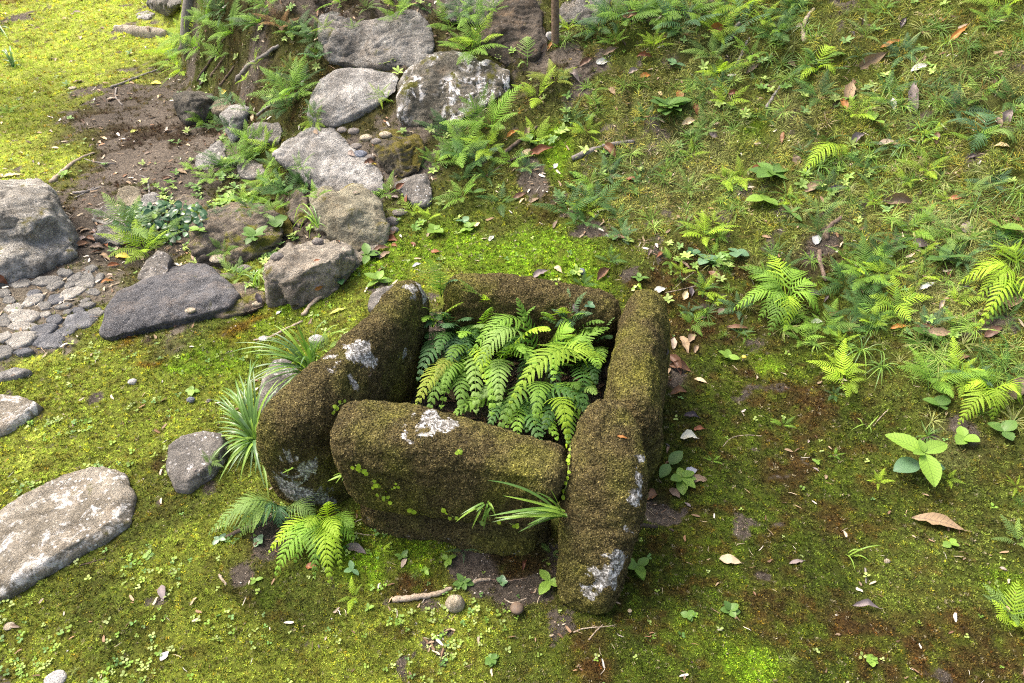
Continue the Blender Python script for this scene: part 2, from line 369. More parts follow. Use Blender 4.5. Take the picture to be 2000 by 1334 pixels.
# ------------------------------------------------------------------ the ground, one sheet out to the horizon
def build_ground():
    th = np.concatenate([np.arange(-180, -62, 5.9), np.arange(-62, 62, 0.42), np.arange(62, 180, 5.9)])
    th = np.unique(np.round(th, 3)); nt_ = len(th)
    r = [0.35]
    while r[-1] < 240: r.append(r[-1] * (1.0075 if r[-1] < 14 else 1.12))
    r = np.array(r); T, Rr = np.meshgrid(R(1) * th, r)
    X = (np.sin(T) * Rr).ravel(); Y = (np.cos(T) * Rr - 0.25).ravel()
    Z = height(X, Y)
    Z = np.where(Rr.ravel() > 30, height0(X, Y), Z)
    V = np.c_[X, Y, Z]; V = np.r_[V, [[0, -0.25, hz(0, -0.25)]]]
    nr = len(r); I = np.arange(nr * nt_).reshape(nr, nt_); J = np.roll(I, -1, 1)
    F = np.stack([I[:-1], I[1:], J[1:], J[:-1]], -1).reshape(-1, 4)
    me_f = [list(map(int, f)) for f in []]
    m, nt = new_mat('ground_cover'); g = NT(nt)
    tc = g.n('ShaderNodeTexCoord'); v = tc.outputs['Object']
    at = g.n('ShaderNodeAttribute', attribute_name='tint'); mo = g.n('ShaderNodeAttribute', attribute_name='moss')
    f1 = g.noise(160, 5, 0.75, v); f2 = g.noise(420, 3, 0.7, v)
    ea = g.n('ShaderNodeAttribute', attribute_name='earth')
    earth = g.mix(1.0, ea.outputs['Color'], g.ramp(g.noise(60, 6, 0.75, v), 0.35, 0.68, (.3, .28, .27, 1), (1.5, 1.5, 1.5, 1)), 'MULTIPLY')
    earth = g.mix(g.ramp(f2, 0.60, 0.66), earth, (0.32, 0.27, 0.21, 1))
    tone = g.ramp(f1, 0.33, 0.68, (0.14, 0.12, 0.11, 1), (0.68, 0.66, 0.60, 1))  # brown under-moss, lowered further to paint shade between the tufts
    mossc = g.mix(1.0, at.outputs['Color'], tone, 'MULTIPLY')
    c = g.mix(g.ramp(g.math('ADD', mo.outputs['Fac'], g.math('MULTIPLY', g.math('SUBTRACT', f1, 0.5), 1.3)), 0.30, 0.70), earth, mossc)
    g.bsdf(c, 0.95, g.bump(g.math('ADD', f1, g.math('MULTIPLY', f2, 0.5)), 1.0, 0.006), 0.15)
    me = mesh_np('ground', V, F, m)
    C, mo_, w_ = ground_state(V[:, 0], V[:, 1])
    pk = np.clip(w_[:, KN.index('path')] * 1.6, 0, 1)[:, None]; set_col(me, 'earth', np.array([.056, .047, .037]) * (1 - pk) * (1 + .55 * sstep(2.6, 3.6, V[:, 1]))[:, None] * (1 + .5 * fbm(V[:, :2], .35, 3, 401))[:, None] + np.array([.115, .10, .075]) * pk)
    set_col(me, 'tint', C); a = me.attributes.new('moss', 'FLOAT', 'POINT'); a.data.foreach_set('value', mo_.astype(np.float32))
    o = obj('ground', me); o['kind'] = 'structure'
    SOLIDS.append((V, F)); return o
ground_obj = build_ground()

# ------------------------------------------------------------------ stones
GREY = rock_mat('grey_rock', (0.095, 0.09, 0.08), (0.29, 0.28, 0.255), 0.25, moss=0.15, warm=0.35)
PALE = rock_mat('pale_rock', (0.17, 0.163, 0.15), (0.46, 0.45, 0.42), 0.3, moss=0.10, warm=0.25)
WHITE_STREAK = rock_mat('white_streaked_rock', (0.055, 0.052, 0.038), (0.19, 0.175, 0.14), 0.1, moss=0.45, warm=0.3, streak=0.9)
DARKB = rock_mat('dark_brown_rock', (0.055, 0.046, 0.034), (0.12, 0.10, 0.078), 0.1, moss=0.15, warm=0.5, speck=0.12)
MOSSY = rock_mat('mossy_rock', (0.075, 0.065, 0.045), (0.17, 0.15, 0.115), 0.15, moss=0.95, moss_col=(0.10, 0.085, 0.012), warm=0.5)
OLIVE = rock_mat('olive_rock', (0.15, 0.135, 0.09), (0.34, 0.32, 0.23), 0.1, moss=0.35, moss_col=(0.16, 0.13, 0.012), warm=0.35, grain=200)
BASALT = rock_mat('dark_speckled_rock', (0.060, 0.061, 0.066), (0.145, 0.145, 0.15), 0.05, (0.35, 0.22, 0.13), moss=0.05, warm=0.3, speck=0.75, grain=330)
LICHEN = rock_mat('lichen_spotted_rock', (0.20, 0.175, 0.13), (0.38, 0.345, 0.28), 0.85, (0.66, 0.65, 0.62), moss=0.15, warm=0.3)
SPECK = rock_mat('white_speckled_rock', (0.145, 0.135, 0.12), (0.25, 0.235, 0.21), 0.6, (0.60, 0.60, 0.60), moss=0.05, warm=0.15)
BANKR = rock_mat('brown_bank_rock', (0.12, 0.10, 0.075), (0.27, 0.235, 0.18), 0.05, moss=0.55, moss_col=(0.12, 0.12, 0.014), warm=0.6)
SLATE = rock_mat('blue_grey_slate', (0.12, 0.125, 0.135), (0.24, 0.245, 0.255), 0.2, moss=0.3, warm=0.1)

def shift(p, f, g_=0):   # helper for plain lump outlines
    return [(u, v, d * f + g_) for u, v, d in p]
B = boulder
B('boulder', 'large grey boulder with a hollowed top, upper centre of the rock bank', 'boulder', (740, 128),
  [[(622, 30, .30), (650, 22, .42), (680, 30, .45), (700, 45, .45), (625, 75, .16), (640, 118, .04), (700, 128, 0), (700, 60, .22), (660, 45, .2)],
   [(690, 45, .45), (760, 35, .48), (815, 22, .50), (845, 50, .40), (850, 90, .25), (820, 128, .05), (690, 128, 0), (720, 60, .22), (800, 55, .25), (760, 100, .05)]], GREY, .5, .017, .16)
B('boulder', 'dark brown pointed boulder beside the slim tree stem', 'boulder', (1000, 128),
  [[(938, 70, .20), (955, 30, .30), (990, 3, .38), (1030, -8, .42), (1060, 30, .36), (1072, 80, .22), (1050, 108, .1), (985, 126, 0), (945, 100, .08), (975, 50, .12), (1010, 60, .1)]], DARKB, .4, .025, .25)
B('boulder', 'low grey boulder half hidden behind ferns at the top edge', 'boulder', (930, 45),
  [[(862, 20, .1), (880, -10, .3), (950, -25, .4), (1000, -10, .3), (1010, 20, .1), (940, 48, 0), (880, 40, 0)]], GREY, .4, .03, .2)
B('boulder', 'smooth grey boulder at the top edge, right of the slim tree stem', 'boulder', (1150, 50),
  [[(1085, 25, .12), (1100, 5, .25), (1150, -8, .35), (1210, -14, .35), (1235, 10, .2), (1180, 45, .04), (1110, 52, 0), (1090, 42, .03), (1140, 20, .1)]], GREY, .4, .015, .25)
B('boulder', 'smooth pale boulder with a sloping left face, under the hollowed boulder', 'boulder', (650, 245),
  [[(596, 225, .02), (604, 190, .14), (625, 155, .28), (655, 134, .40), (710, 130, .46), (765, 138, .46), (782, 150, .44), (775, 180, .36), (745, 195, .28), (700, 215, .12), (650, 247, 0), (608, 248, 0), (690, 165, .24), (640, 200, .08), (720, 170, .28)]], PALE, .35, .012, .25)
B('boulder', 'large dark boulder streaked with white on its left face', 'boulder', (860, 245),
  [[(776, 165, .18), (790, 140, .3), (830, 112, .44), (880, 105, .5), (960, 118, .5), (995, 140, .46), (998, 175, .34), (960, 200, .2), (900, 235, .05), (850, 250, 0), (800, 245, 0), (778, 230, .03), (795, 170, .12), (860, 165, .12), (920, 150, .26), (900, 180, .14)]], WHITE_STREAK, .4, .017, .15)
B('boulder', 'flat topped grey boulder in the middle of the rock bank', 'boulder', (640, 375),
  [[(533, 305, .16), (560, 272, .34), (600, 256, .46), (650, 252, .5), (675, 275, .44), (680, 300, .32), (600, 345, .10), (620, 372, .02), (700, 380, 0), (752, 370, .03), (748, 335, .18), (700, 315, .24), (580, 325, .10), (640, 330, .14), (720, 330, .2)]], PALE, .25, .015, .2)
B('boulder', 'mossy brown rock with one pale stripe, right of the flat grey boulder', 'boulder', (785, 345),
  [[(735, 290, .10), (742, 255, .22), (775, 250, .26), (822, 262, .22), (830, 300, .12), (822, 335, .03), (785, 345, 0), (745, 325, .02), (778, 290, .04)]], MOSSY, .25, .02, .12)
B('rock', 'small triangular whitish rock at the right end of the rock bank', 'rock', (825, 402),
  [[(768, 360, .10), (790, 350, .16), (835, 343, .18), (846, 365, .12), (840, 395, .02), (825, 403, 0), (795, 390, .02), (810, 368, .05)]], SPECK, .16, .010, .1)
B('boulder', 'rounded olive brown boulder with a split down its left shoulder', 'boulder', (690, 492),
  [[(640, 420, .06), (650, 392, .16), (690, 375, .24), (720, 378, .24), (748, 400, .18), (760, 440, .08), (752, 475, .02), (700, 495, 0), (650, 490, 0), (635, 460, 0), (690, 410, .07)],
   [(602, 425, .09), (608, 398, .16), (635, 380, .22), (658, 380, .24), (665, 420, .12), (640, 455, .04), (615, 450, .05)]], OLIVE, .28, .011, .1)
B('rock', 'long rough brown rock running down from the olive boulder to the lawn', 'rock', (600, 598),
  [[(522, 560, .0), (520, 535, .03), (545, 510, .10), (580, 495, .16), (585, 530, .04), (560, 590, 0), (525, 592, 0)],
   [(560, 505, .14), (600, 492, .2), (660, 478, .24), (690, 480, .25), (700, 510, .18), (660, 545, .08), (620, 580, .02), (570, 600, 0), (545, 555, .0), (600, 525, .03), (660, 500, .09)],
   [(650, 480, .3), (700, 470, .4), (745, 475, .44), (735, 495, .36), (690, 520, .2), (640, 550, .1)]], rock_mat('rough_brown_rock', (0.17, 0.15, 0.12), (0.42, 0.38, 0.31), 0.15, moss=0.3, moss_col=(0.1, 0.09, 0.012), warm=0.4), .22, .013, .12)
B('rock', 'upright pinkish grey pillar rock at the lower end of the brown rock', 'rock', (440, 592),
  [[(395, 560, .12), (420, 545, .16), (470, 560, .14), (520, 575, .1), (515, 598, .03), (440, 618, 0), (400, 610, 0)]], BANKR, .15, .015, .1)
B('stepping_stone', 'dark grey speckled block with rusty flecks beside the stone path', 'stepping stone', (330, 640),
  [[(192, 652, 0), (200, 605, .03), (222, 578, .14), (300, 541, .30), (380, 519, .37), (415, 521, .37), (455, 553, .24), (470, 575, .14), (448, 600, .06), (330, 632, .0), (250, 645, .0), (210, 660, 0), (225, 600, .03), (300, 592, .04), (420, 573, .09)]], BASALT, .12, .010, .2)
B('boulder', 'big layered grey boulder with mossy ledges at the left edge', 'boulder', (60, 545),
  [[(-60, 375, .40), (0, 362, .44), (95, 363, .46), (115, 385, .42), (142, 440, .32), (140, 460, .26), (60, 470, .12), (-60, 480, .1), (0, 415, .14), (60, 425, .14), (95, 420, .2), (60, 455, .1)],
   [(-60, 470, .14), (40, 468, .12), (100, 452, .22), (145, 455, .3), (143, 490, .16), (90, 520, .06), (0, 550, 0), (-60, 565, 0), (30, 495, .03), (-60, 500, .02)]],
  rock_mat('layered_grey_rock', (0.16, 0.15, 0.125), (0.46, 0.44, 0.39), 0.35, moss=0.4, moss_col=(0.13, 0.115, 0.03), warm=0.2), .4, .016, .16)
B('rock', 'dark cube like rock at the far end of the rock bank', 'rock', (370, 240),
  [[(335, 184, .12), (360, 180, .2), (418, 184, .2), (420, 195, .12), (405, 232, .02), (365, 242, 0), (345, 225, .01), (338, 195, .04), (395, 192, .04)]], rock_mat('dark_grey_rock', (0.06, 0.056, 0.045), (0.14, 0.13, 0.105), 0.05, moss=0.1), .25, .012, .15)
B('rock', 'small tan rock wedged behind the pale wedge rock', 'rock', (435, 220),
  [[(410, 205, .1), (425, 192, .2), (445, 192, .2), (455, 208, .1), (440, 222, 0), (415, 220, 0)]], rock_mat('tan_rock', (0.17, 0.14, 0.095), (0.30, 0.26, 0.19), 0.1, moss=0.1), .15, .01, .1)
B('rock', 'pale wedge shaped rock beside the dark cube like rock', 'rock', (460, 285),
  [[(428, 225, .12), (450, 208, .22), (480, 204, .24), (487, 215, .2), (475, 240, .1), (462, 268, .02), (455, 285, 0), (440, 262, .02), (455, 232, .06)]], PALE, .2, .01, .12)
B('rock', 'square grey rock between the ferns and the pale boulder', 'rock', (520, 285),
  [[(482, 250, .12), (495, 238, .22), (545, 240, .24), (552, 255, .18), (545, 278, .03), (500, 285, 0), (485, 275, .02), (510, 255, .06)]], GREY, .2, .012, .12)
B('rock', 'pale broken rock above the fern row, at the edge of the bare earth', 'rock', (405, 328),
  [[(378, 318, .05), (400, 295, .14), (425, 275, .22), (445, 280, .2), (438, 310, .08), (410, 330, 0), (385, 330, 0)]], PALE, .15, .016, .08)
B('rock', 'low whitish rock showing through the fern row', 'rock', (490, 348),
  [[(460, 325, .08), (480, 312, .14), (515, 318, .14), (520, 338, .05), (490, 350, 0), (465, 345, 0)]], GREY, .15, .01, .08)
B('rock', 'rounded tan rock on the edge of the bare earth above the ivy', 'rock', (250, 402),
  [[(225, 390, .03), (232, 370, .1), (252, 363, .14), (275, 370, .12), (283, 395, .03), (250, 404, 0)]], rock_mat('tan_grey_rock', (0.16, 0.135, 0.09), (0.29, 0.26, 0.19), 0.1, moss=0.15), .12, .008, .08)
B('rock', 'pale small rock beside the rounded tan rock, above the ivy', 'rock', (295, 415),
  [[(270, 405, .03), (275, 385, .1), (298, 378, .13), (318, 390, .1), (318, 412, .02), (290, 418, 0)]], PALE, .12, .008, .08)
B('rock', 'brown rounded rock right of the ivy', 'rock', (370, 430),
  [[(333, 415, .04), (340, 392, .12), (365, 384, .16), (400, 395, .14), (408, 415, .05), (390, 432, 0), (350, 432, 0)]], BANKR, .15, .01, .1)
B('rock', 'grey rock left of the ivy and above the dark hollow', 'rock', (215, 440),
  [[(178, 430, .02), (183, 412, .1), (215, 400, .16), (245, 402, .16), (250, 430, .03), (210, 440, 0)]], GREY, .15, .012, .1)
B('rock', 'rough grey rock under the pale fern fronds in the dark hollow', 'rock', (235, 477),
  [[(185, 462, .03), (190, 442, .1), (230, 435, .14), (262, 445, .12), (268, 468, .03), (225, 478, 0)]], GREY, .15, .014, .1)
B('rock', 'small pinkish grey rock standing behind the dark speckled block', 'rock', (300, 548),
  [[(268, 545, .02), (285, 512, .08), (310, 494, .14), (333, 500, .14), (332, 525, .04), (300, 550, 0)]], SPECK, .1, .01, .08)
B('rock', 'narrow dark rock left of the olive boulder', 'rock', (582, 440),
  [[(566, 425, .02), (567, 395, .1), (580, 375, .16), (600, 385, .14), (605, 420, .04), (585, 440, 0)]], BANKR, .15, .012, .08)
B('rock', 'long brown mossy rock of the low bank behind the dark speckled block', 'rock', (440, 520),
  [[(380, 445, .12), (420, 418, .26), (480, 408, .32), (540, 415, .3), (560, 450, .18), (520, 490, .06), (440, 520, 0), (380, 515, 0), (365, 480, .03), (440, 460, .08)]], BANKR, .2, .02, .14)
B('rock', 'brown rock with a mossy crown below the narrow dark rock', 'rock', (545, 462),
  [[(490, 430, .06), (510, 405, .16), (545, 400, .2), (572, 420, .12), (575, 455, .02), (530, 465, 0)]], MOSSY, .14, .012, .1)
B('rock', 'grey rock lying behind the left beam of the stone square', 'rock', (735, 608),
  [[(718, 600, .02), (722, 580, .08), (745, 566, .13), (790, 556, .17), (815, 560, .16), (800, 600, .03), (750, 612, 0)]], SPECK, .1, .006, .1)
B('rock', 'smooth grey rock in the strap grass left of the stone square', 'rock', (530, 800),
  [[(503, 800, 0), (508, 760, .08), (530, 725, .16), (560, 712, .2), (590, 730, .16), (580, 790, .03), (545, 812, 0)]], SPECK, .1, .006, .12)
B('rock', 'dark rock at the top edge, far behind the sunny moss', 'rock', (320, 22),
  [[(285, 5, .2), (300, -20, .5), (345, -25, .6), (370, 0, .4), (345, 20, .05), (310, 20, 0)]], GREY, .5, .03, .25)
B('rock', 'small pale rock on the sunny moss near the top edge', 'rock', (280, 36),
  [[(262, 30, .05), (268, 22, .15), (290, 20, .2), (303, 27, .12), (290, 36, 0), (268, 37, 0)]], PALE, .2, .01, .12)

def flat_stone(name, label, cat, outline, mat, high, amp=0.006, size=0.09, group=None, seed=1, vox=0.007, parent=None, sink=0.06):
    """outline: places on the ground round the stone's top edge"""
    P = [ground(u, v) for u, v in outline]
    zt = max(p.z for p in P)
    cx = sum(p.x for p in P) / len(P); cy = sum(p.y for p in P) / len(P); cz = sum(p.z for p in P) / len(P)
    Q = []
    for p in P:
        z = hz(p.x, p.y) * 0.5 + cz * 0.5
        Q.append(Vector((p.x, p.y, z + high * 0.35))); Q.append(Vector((cx + (p.x - cx) * 0.88, cy + (p.y - cy) * 0.88, z + high)))
        Q.append(Vector((cx + (p.x - cx) * 0.96, cy + (p.y - cy) * 0.96, z - sink)))
    V, F, N = voxel(hull_mesh([Q]), vox, 2)
    V = roughen(V, N, amp, size, seed, 0.35)
    o0 = Vector((cx, cy, cz)); me = mesh_np(name, V - np.array(o0), F, mat)
    o = obj(name, me, parent, o0)
    if parent is None: tag(o, label, cat, group)
    SOLIDS.append((V, F)); return o
flat_stone('stepping_stone', 'largest flat stone, spotted white with lichen, at the lower left', 'stepping stone',
           [(-60, 1130), (-50, 1040), (60, 985), (135, 935), (205, 918), (250, 932), (268, 975), (258, 1030), (205, 1060), (90, 1125), (20, 1170), (-60, 1200)], LICHEN, .045, .007, .12, seed=3)
flat_stone('stepping_stone', 'pale flat stone cut by the left edge, above the largest flat stone', 'stepping stone',
           [(-60, 790), (-10, 780), (50, 786), (88, 800), (60, 825), (20, 850), (-60, 880)], LICHEN, .035, .006, .12, seed=4)
flat_stone('stepping_stone', 'rounded grey stone speckled white, left of the stone square', 'stepping stone',
           [(328, 925), (332, 890), (360, 870), (410, 860), (448, 866), (450, 895), (420, 935), (375, 970), (345, 965)], SPECK, .05, .004, .12, seed=5)
flat_stone('stepping_stone', 'thin pale slab in the moss above the left flat stones', 'stepping stone',
           [(-20, 742), (0, 733), (35, 726), (66, 730), (40, 742), (0, 750)], PALE, .02, .004, .08, seed=6)
flat_stone('stone_slab', 'thin grey slab lying on the sunny moss near the top left', 'slab',
           [(215, 58), (250, 60), (300, 63), (334, 68), (318, 74), (285, 76), (255, 68)], rock_mat('slab_stone', (0.30, 0.26, 0.20), (0.42, 0.38, 0.31), 0.1, moss=0.0), .05, .006, .2, seed=8, vox=.02)

# cobbles of the old path: parts of the path
path_root = bpy.data.objects.new('stone_path', None); COL.objects.link(path_root); path_root['kind'] = 'structure'
pc = ground(90, 620); path_root.location = (0, 0, 0)
PATHM = [rock_mat('path_stone_pale', (0.32, 0.30, 0.26), (0.55, 0.52, 0.46), 0.3, moss=0.1), rock_mat('path_stone_grey', (0.18, 0.175, 0.16), (0.34, 0.33, 0.30), 0.15, moss=0.25), SLATE]
COB = [(40, 555, 34, 9, 10, 1), (95, 552, 44, 10, 8, 1), (128, 538, 26, 8, -5, 1), (168, 552, 34, 13, 12, 1), (66, 575, 24, 7, 8, 2), (67, 589, 38, 11, 22, 0), (142, 576, 38, 8, 18, 0),
       (28, 603, 30, 9, 8, 0), (50, 621, 50, 13, 5, 0), (8, 620, 16, 8, 10, 1), (45, 640, 50, 8, -4, 0), (12, 662, 26, 9, 14, 0), (42, 668, 40, 16, 12, 0), (10, 632, 20, 9, 5, 1),
       (85, 650, 38, 14, 18, 2), (100, 670, 46, 14, 12, 2), (155, 630, 46, 14, 12, 2), (110, 628, 28, 9, 10, 2), (130, 650, 36, 10, 16, 2), (10, 690, 32, 12, 12, 1), (50, 692, 30, 8, 5, 2),
       (110, 560, 26, 7, 15, 1), (138, 560, 18, 7, 10, 1), (175, 528, 24, 8, 15, 1), (150, 545, 22, 7, 20, 1), (195, 545, 16, 7, 30, 1), (10, 575, 22, 8, 5, 1), (90, 600, 22, 6, 6, 1), (125, 600, 24, 6, 8, 1), (170, 600, 24, 6, 5, 1), (60, 655, 18, 6, 8, 0), (20, 590, 18, 6, 8, 1)]
_r = random.Random(77)
for _k in range(400):
    if len(COB) > 78: break
    u = _r.uniform(-20, 200); v = _r.uniform(530, 705); w = _r.uniform(14, 30)
    if v > 705 - u * .42 or v < 590 - u * .36 or u > 190: continue
    if all(((u - c[0]) / (c[2] * .62 + w * .55)) ** 2 + ((v - c[1]) / (c[3] * .95 + w * .26)) ** 2 > 1 for c in COB): COB.append((u, v, w, w * .30, _r.uniform(-5, 20), _r.choice((0, 1, 0, 1, 2))))
for i, (u, v, w, h_, ang, mi) in enumerate(COB):
    out = []; rr = random.Random(i + 40); n = 6
    for k in range(n):
        a = 2 * math.pi * k / n; q = rr.uniform(0.80, 1.2); x = w * 0.78 * math.cos(a) * q; y = h_ * 1.12 * math.sin(a) * q
        b_ = -R(ang); out.append((u + x * math.cos(b_) - y * math.sin(b_), v + x * math.sin(b_) + y * math.cos(b_)))
    flat_stone('path_stone', None, None, out, PATHM[mi], rr.uniform(.006, .015),   .004, .05, seed=60 + i, vox=.0055, parent=path_root, sink=.04)

# ------------------------------------------------------------------ the mossy stone square
def cat_interp(P, n):
    P = np.array(P, float); m = len(P); t = np.linspace(0, m - 1, n); out = []
    for x in t:
        i = min(int(x), m - 2); f = x - i
        p0 = P[max(i - 1, 0)]; p1 = P[i]; p2 = P[i + 1]; p3 = P[min(i + 2, m - 1)]
        out.append(0.5 * ((2 * p1) + (-p0 + p2) * f + (2 * p0 - 5 * p1 + 4 * p2 - p3) * f * f + (-p0 + 3 * p1 - 3 * p2 + p3) * f ** 3))
    return np.array(out)
def beam(stations, n=120, ring=96, power=2.7, cap=0.09):
    """stations: x, y, z of the spine, half width across, half height; round ended bar of stone"""
    S = cat_interp(stations, n); c = S[:, :3]
    seg = np.r_[0, np.cumsum(np.linalg.norm(np.diff(c, axis=0), axis=1))]; L = seg[-1]
    ee = np.minimum(seg, L - seg); k = np.clip(ee / cap, 0, 1); k = np.sqrt(np.maximum(1 - (1 - k) ** 2.4, 0)) ; k = np.maximum(k, 0.02)
    T = np.gradient(c, axis=0); T /= np.linalg.norm(T, axis=1)[:, None]
    side = np.cross(T, [0, 0, 1.0]); side /= np.linalg.norm(side, axis=1)[:, None]; upv = np.cross(side, T)
    a = np.linspace(0, 2 * math.pi, ring, endpoint=False); ca, sa = np.cos(a), np.sin(a)
    cx = np.sign(ca) * np.abs(ca) ** (2 / power); cz = np.sign(sa) * np.abs(sa) ** (2 / power)
    V = (c[:, None] + side[:, None] * (S[:, 3] * k)[:, None, None] * cx[None, :, None] + upv[:, None] * (S[:, 4] * (0.35 + 0.65 * k))[:, None, None] * cz[None, :, None])
    V = V.reshape(-1, 3); I = np.arange(n * ring).reshape(n, ring); J = np.roll(I, -1, 1)
    F = np.stack([I[:-1], J[:-1], J[1:], I[1:]], -1).reshape(-1, 4)
    e0 = len(V); V = np.r_[V, [c[0] - T[0] * 0.002], [c[-1] + T[-1] * 0.002]]
    return V, F, [(int(I[0, (q + 1) % ring]), int(I[0, q]), e0) for q in range(ring)] + [(int(I[-1, q]), int(I[-1, (q + 1) % ring]), e0 + 1) for q in range(ring)]
def vnormals(V, F):
    N = np.zeros_like(V); A = V[F[:, 2]] - V[F[:, 0]]; Bv = V[F[:, 3]] - V[F[:, 1]]; n = np.cross(A, Bv)
    for k in range(4): np.add.at(N, F[:, k], n)
    return N / (np.linalg.norm(N, axis=1)[:, None] + 1e-12)
def beam_mat():
    m, nt = new_mat('mossy_hewn_stone'); g = NT(nt)
    tc = g.n('ShaderNodeTexCoord'); v = tc.outputs['Object']
    at = g.n('ShaderNodeAttribute', attribute_name='tint'); mo = g.n('ShaderNodeAttribute', attribute_name='moss')
    f1 = g.noise(230, 4, 0.75, v); mid = g.noise(45, 6, 0.7, v)
    st = g.mix(g.ramp(mid, 0.36, 0.64), (0.05, 0.045, 0.036, 1), (0.22, 0.21, 0.185, 1))
    st = g.mix(g.ramp(g.noise(120, 5, 0.8, v), 0.50, 0.59), st, (0.66, 0.65, 0.62, 1))
    st = g.mix(g.ramp(f1, 0.34, 0.46, (1, 1, 1, 1), (0, 0, 0, 1)), st, (0.02, 0.02, 0.016, 1))
    tone = g.ramp(f1, 0.33, 0.68, (0.3, 0.3, 0.3, 1), (1.1, 1.1, 1.0, 1))
    mc = g.mix(1.0, at.outputs['Color'], tone, 'MULTIPLY')
    c = g.mix(g.ramp(g.math('ADD', mo.outputs['Fac'], g.math('MULTIPLY', g.math('SUBTRACT', mid, 0.5), 0.8)), 0.40, 0.60), st, mc)
    g.bsdf(c, 0.95, g.bump(g.math('ADD', f1, mid), 0.7, 0.004), 0.2)
    return m
BEAMM = beam_mat()
BEAMS = []
def make_beam(label, stations, seed, patches, **kw):
    V, F, caps = beam(stations, **kw)
    N = vnormals(V, F)
    V = V + N * (0.022 * fbm(V, 0.30, 2, seed) + 0.012 * fbm(V, 0.11, 3, seed + 5) + 0.0045 * np.abs(noise(V, 0.045, seed + 7)) + 0.0035 * noise(V, 0.02, seed + 9) + 0.0022 * noise(V, 0.009, seed + 11))[:, None]
    N = vnormals(V, F)
    z0 = float(stations[0][2]); o0 = np.array([np.mean(V[:, 0]), np.mean(V[:, 1]), 0.0])
    bare = np.zeros(len(V))
    for (u, v, y, rad) in patches:
        p = np.array(at_y(u, v, y)); d = np.linalg.norm(V - p, axis=1) / rad
        bare = np.maximum(bare, 1 - d)
    pn = fbm(V, 0.05, 4, seed + 20, 0.65)
    pn2 = fbm(V, 0.018, 3, seed + 23, 0.7)
    moss = 1 - sstep(-0.05, 0.32, bare - 0.30 + (0.8 * pn + 0.7 * pn2) * (bare > 0))
    gnd = sstep(0.02, 0.16, V[:, 2] + 0.05 * pn - 0.02)
    moss = moss * (1 - 0.4 * (1 - gnd) * sstep(-.1, .3, pn))
    n1 = fbm(V, 0.16, 3, seed + 31, 0.6); n2 = fbm(V, 0.045, 3, seed + 32)
    up = sstep(0.2, 0.95, N[:, 2]); n3 = fbm(V, 0.03, 3, seed + 37, .65)
    br = np.array([0.104, 0.082, 0.032]); ol = np.array([0.140, 0.132, 0.030]); yg = np.array([0.17, 0.16, 0.026])
    a = sstep(-0.30, 0.45, n1 + 0.40 * up + 0.25 * n2 - 0.12)[:, None]; b = sstep(0.25, 0.65, n1 + 0.35 * up * sstep(-.2, .4, n2))[:, None]
    C = (br * (1 - a) + ol * a) * (1 + .55 * n3)[:, None]; C = C * (1 - b * .6) + yg * b * .6
    me = bpy.data.meshes.new('stone_beam')
    VV = V - o0
    me.from_pydata(VV.tolist(), [], F.tolist() + caps); me.polygons.foreach_set('use_smooth', np.ones(len(me.polygons), bool)); me.materials.append(BEAMM)
    set_col(me, 'tint', C); q = me.attributes.new('moss', 'FLOAT', 'POINT'); q.data.foreach_set('value', moss.astype(np.float32))
    o = obj('stone_beam', me, None, Vector(o0)); tag(o, label, 'stone beam', 'moss covered stones forming a square frame')
    SOLIDS.append((V, F)); BEAMS.append((o, V, F, N, C, moss, o0)); return o
make_beam('mossy stone beam on the left side of the square, curving towards the viewer with bare white patches',
          [(-.61, 1.385, .11, .112, .245), (-.595, 1.46, .12, .12, .25), (-.545, 1.58, .125, .110, .245), (-.485, 1.72, .12, .094, .235), (-.415, 1.88, .12, .084, .23), (-.36, 2.02, .13, .068, .22), (-.325, 2.11, .13, .056, .21)], 101,
          [(710, 690, 1.70, .08), (665, 740, 1.62, .075), (608, 800, 1.5, .065), (583, 850, 1.42, .06), (570, 880, 1.4, .055), (640, 700, 1.7, .05), (560, 950, 1.38, .08), (610, 975, 1.38, .08), (600, 920, 1.36, .05), (815, 552, 2.02, .07), (838, 570, 2.05, .06), (650, 700, 1.66, .03), (770, 790, 1.7, .03), (640, 980, 1.4, .05), (800, 690, 1.85, .05)])
make_beam('thick brown mossy stone beam at the front of the square with one white patch',
          [(-.455, 1.375, .245, .090, .138), (-.36, 1.365, .250, .094, .140), (-.2, 1.335, .242, .095, .138), (-.02, 1.30, .232, .092, .135), (.07, 1.28, .218, .090, .132), (.135, 1.265, .205, .087, .128)], 102,
          [(835, 840, 1.34, .085), (818, 828, 1.36, .06), (862, 834, 1.34, .055)], power=3.8, cap=.065)
make_beam('mossy stone beam on the right side of the square, running back beside the ferns',
          [(.345, 1.44, .105, .080, .235), (.347, 1.50, .115, .088, .245), (.355, 1.62, .13, .096, .255), (.39, 1.78, .145, .096, .25), (.425, 1.92, .155, .09, .245), (.435, 2.0, .15, .08, .23)], 103,
          [(1275, 740, 1.5, .02)], power=2.6)
make_beam('mossy stone beam at the back of the square, behind the ferns',
          [(-.245, 2.09, .185, .072, .15), (-.12, 2.10, .185, .082, .155), (.08, 2.07, .175, .085, .16), (.25, 2.03, .165, .08, .155), (.36, 2.0, .15, .08, .14)], 104,
          [(882, 572, 2.02, .04), (1195, 585, 1.96, .03)], power=2.8)
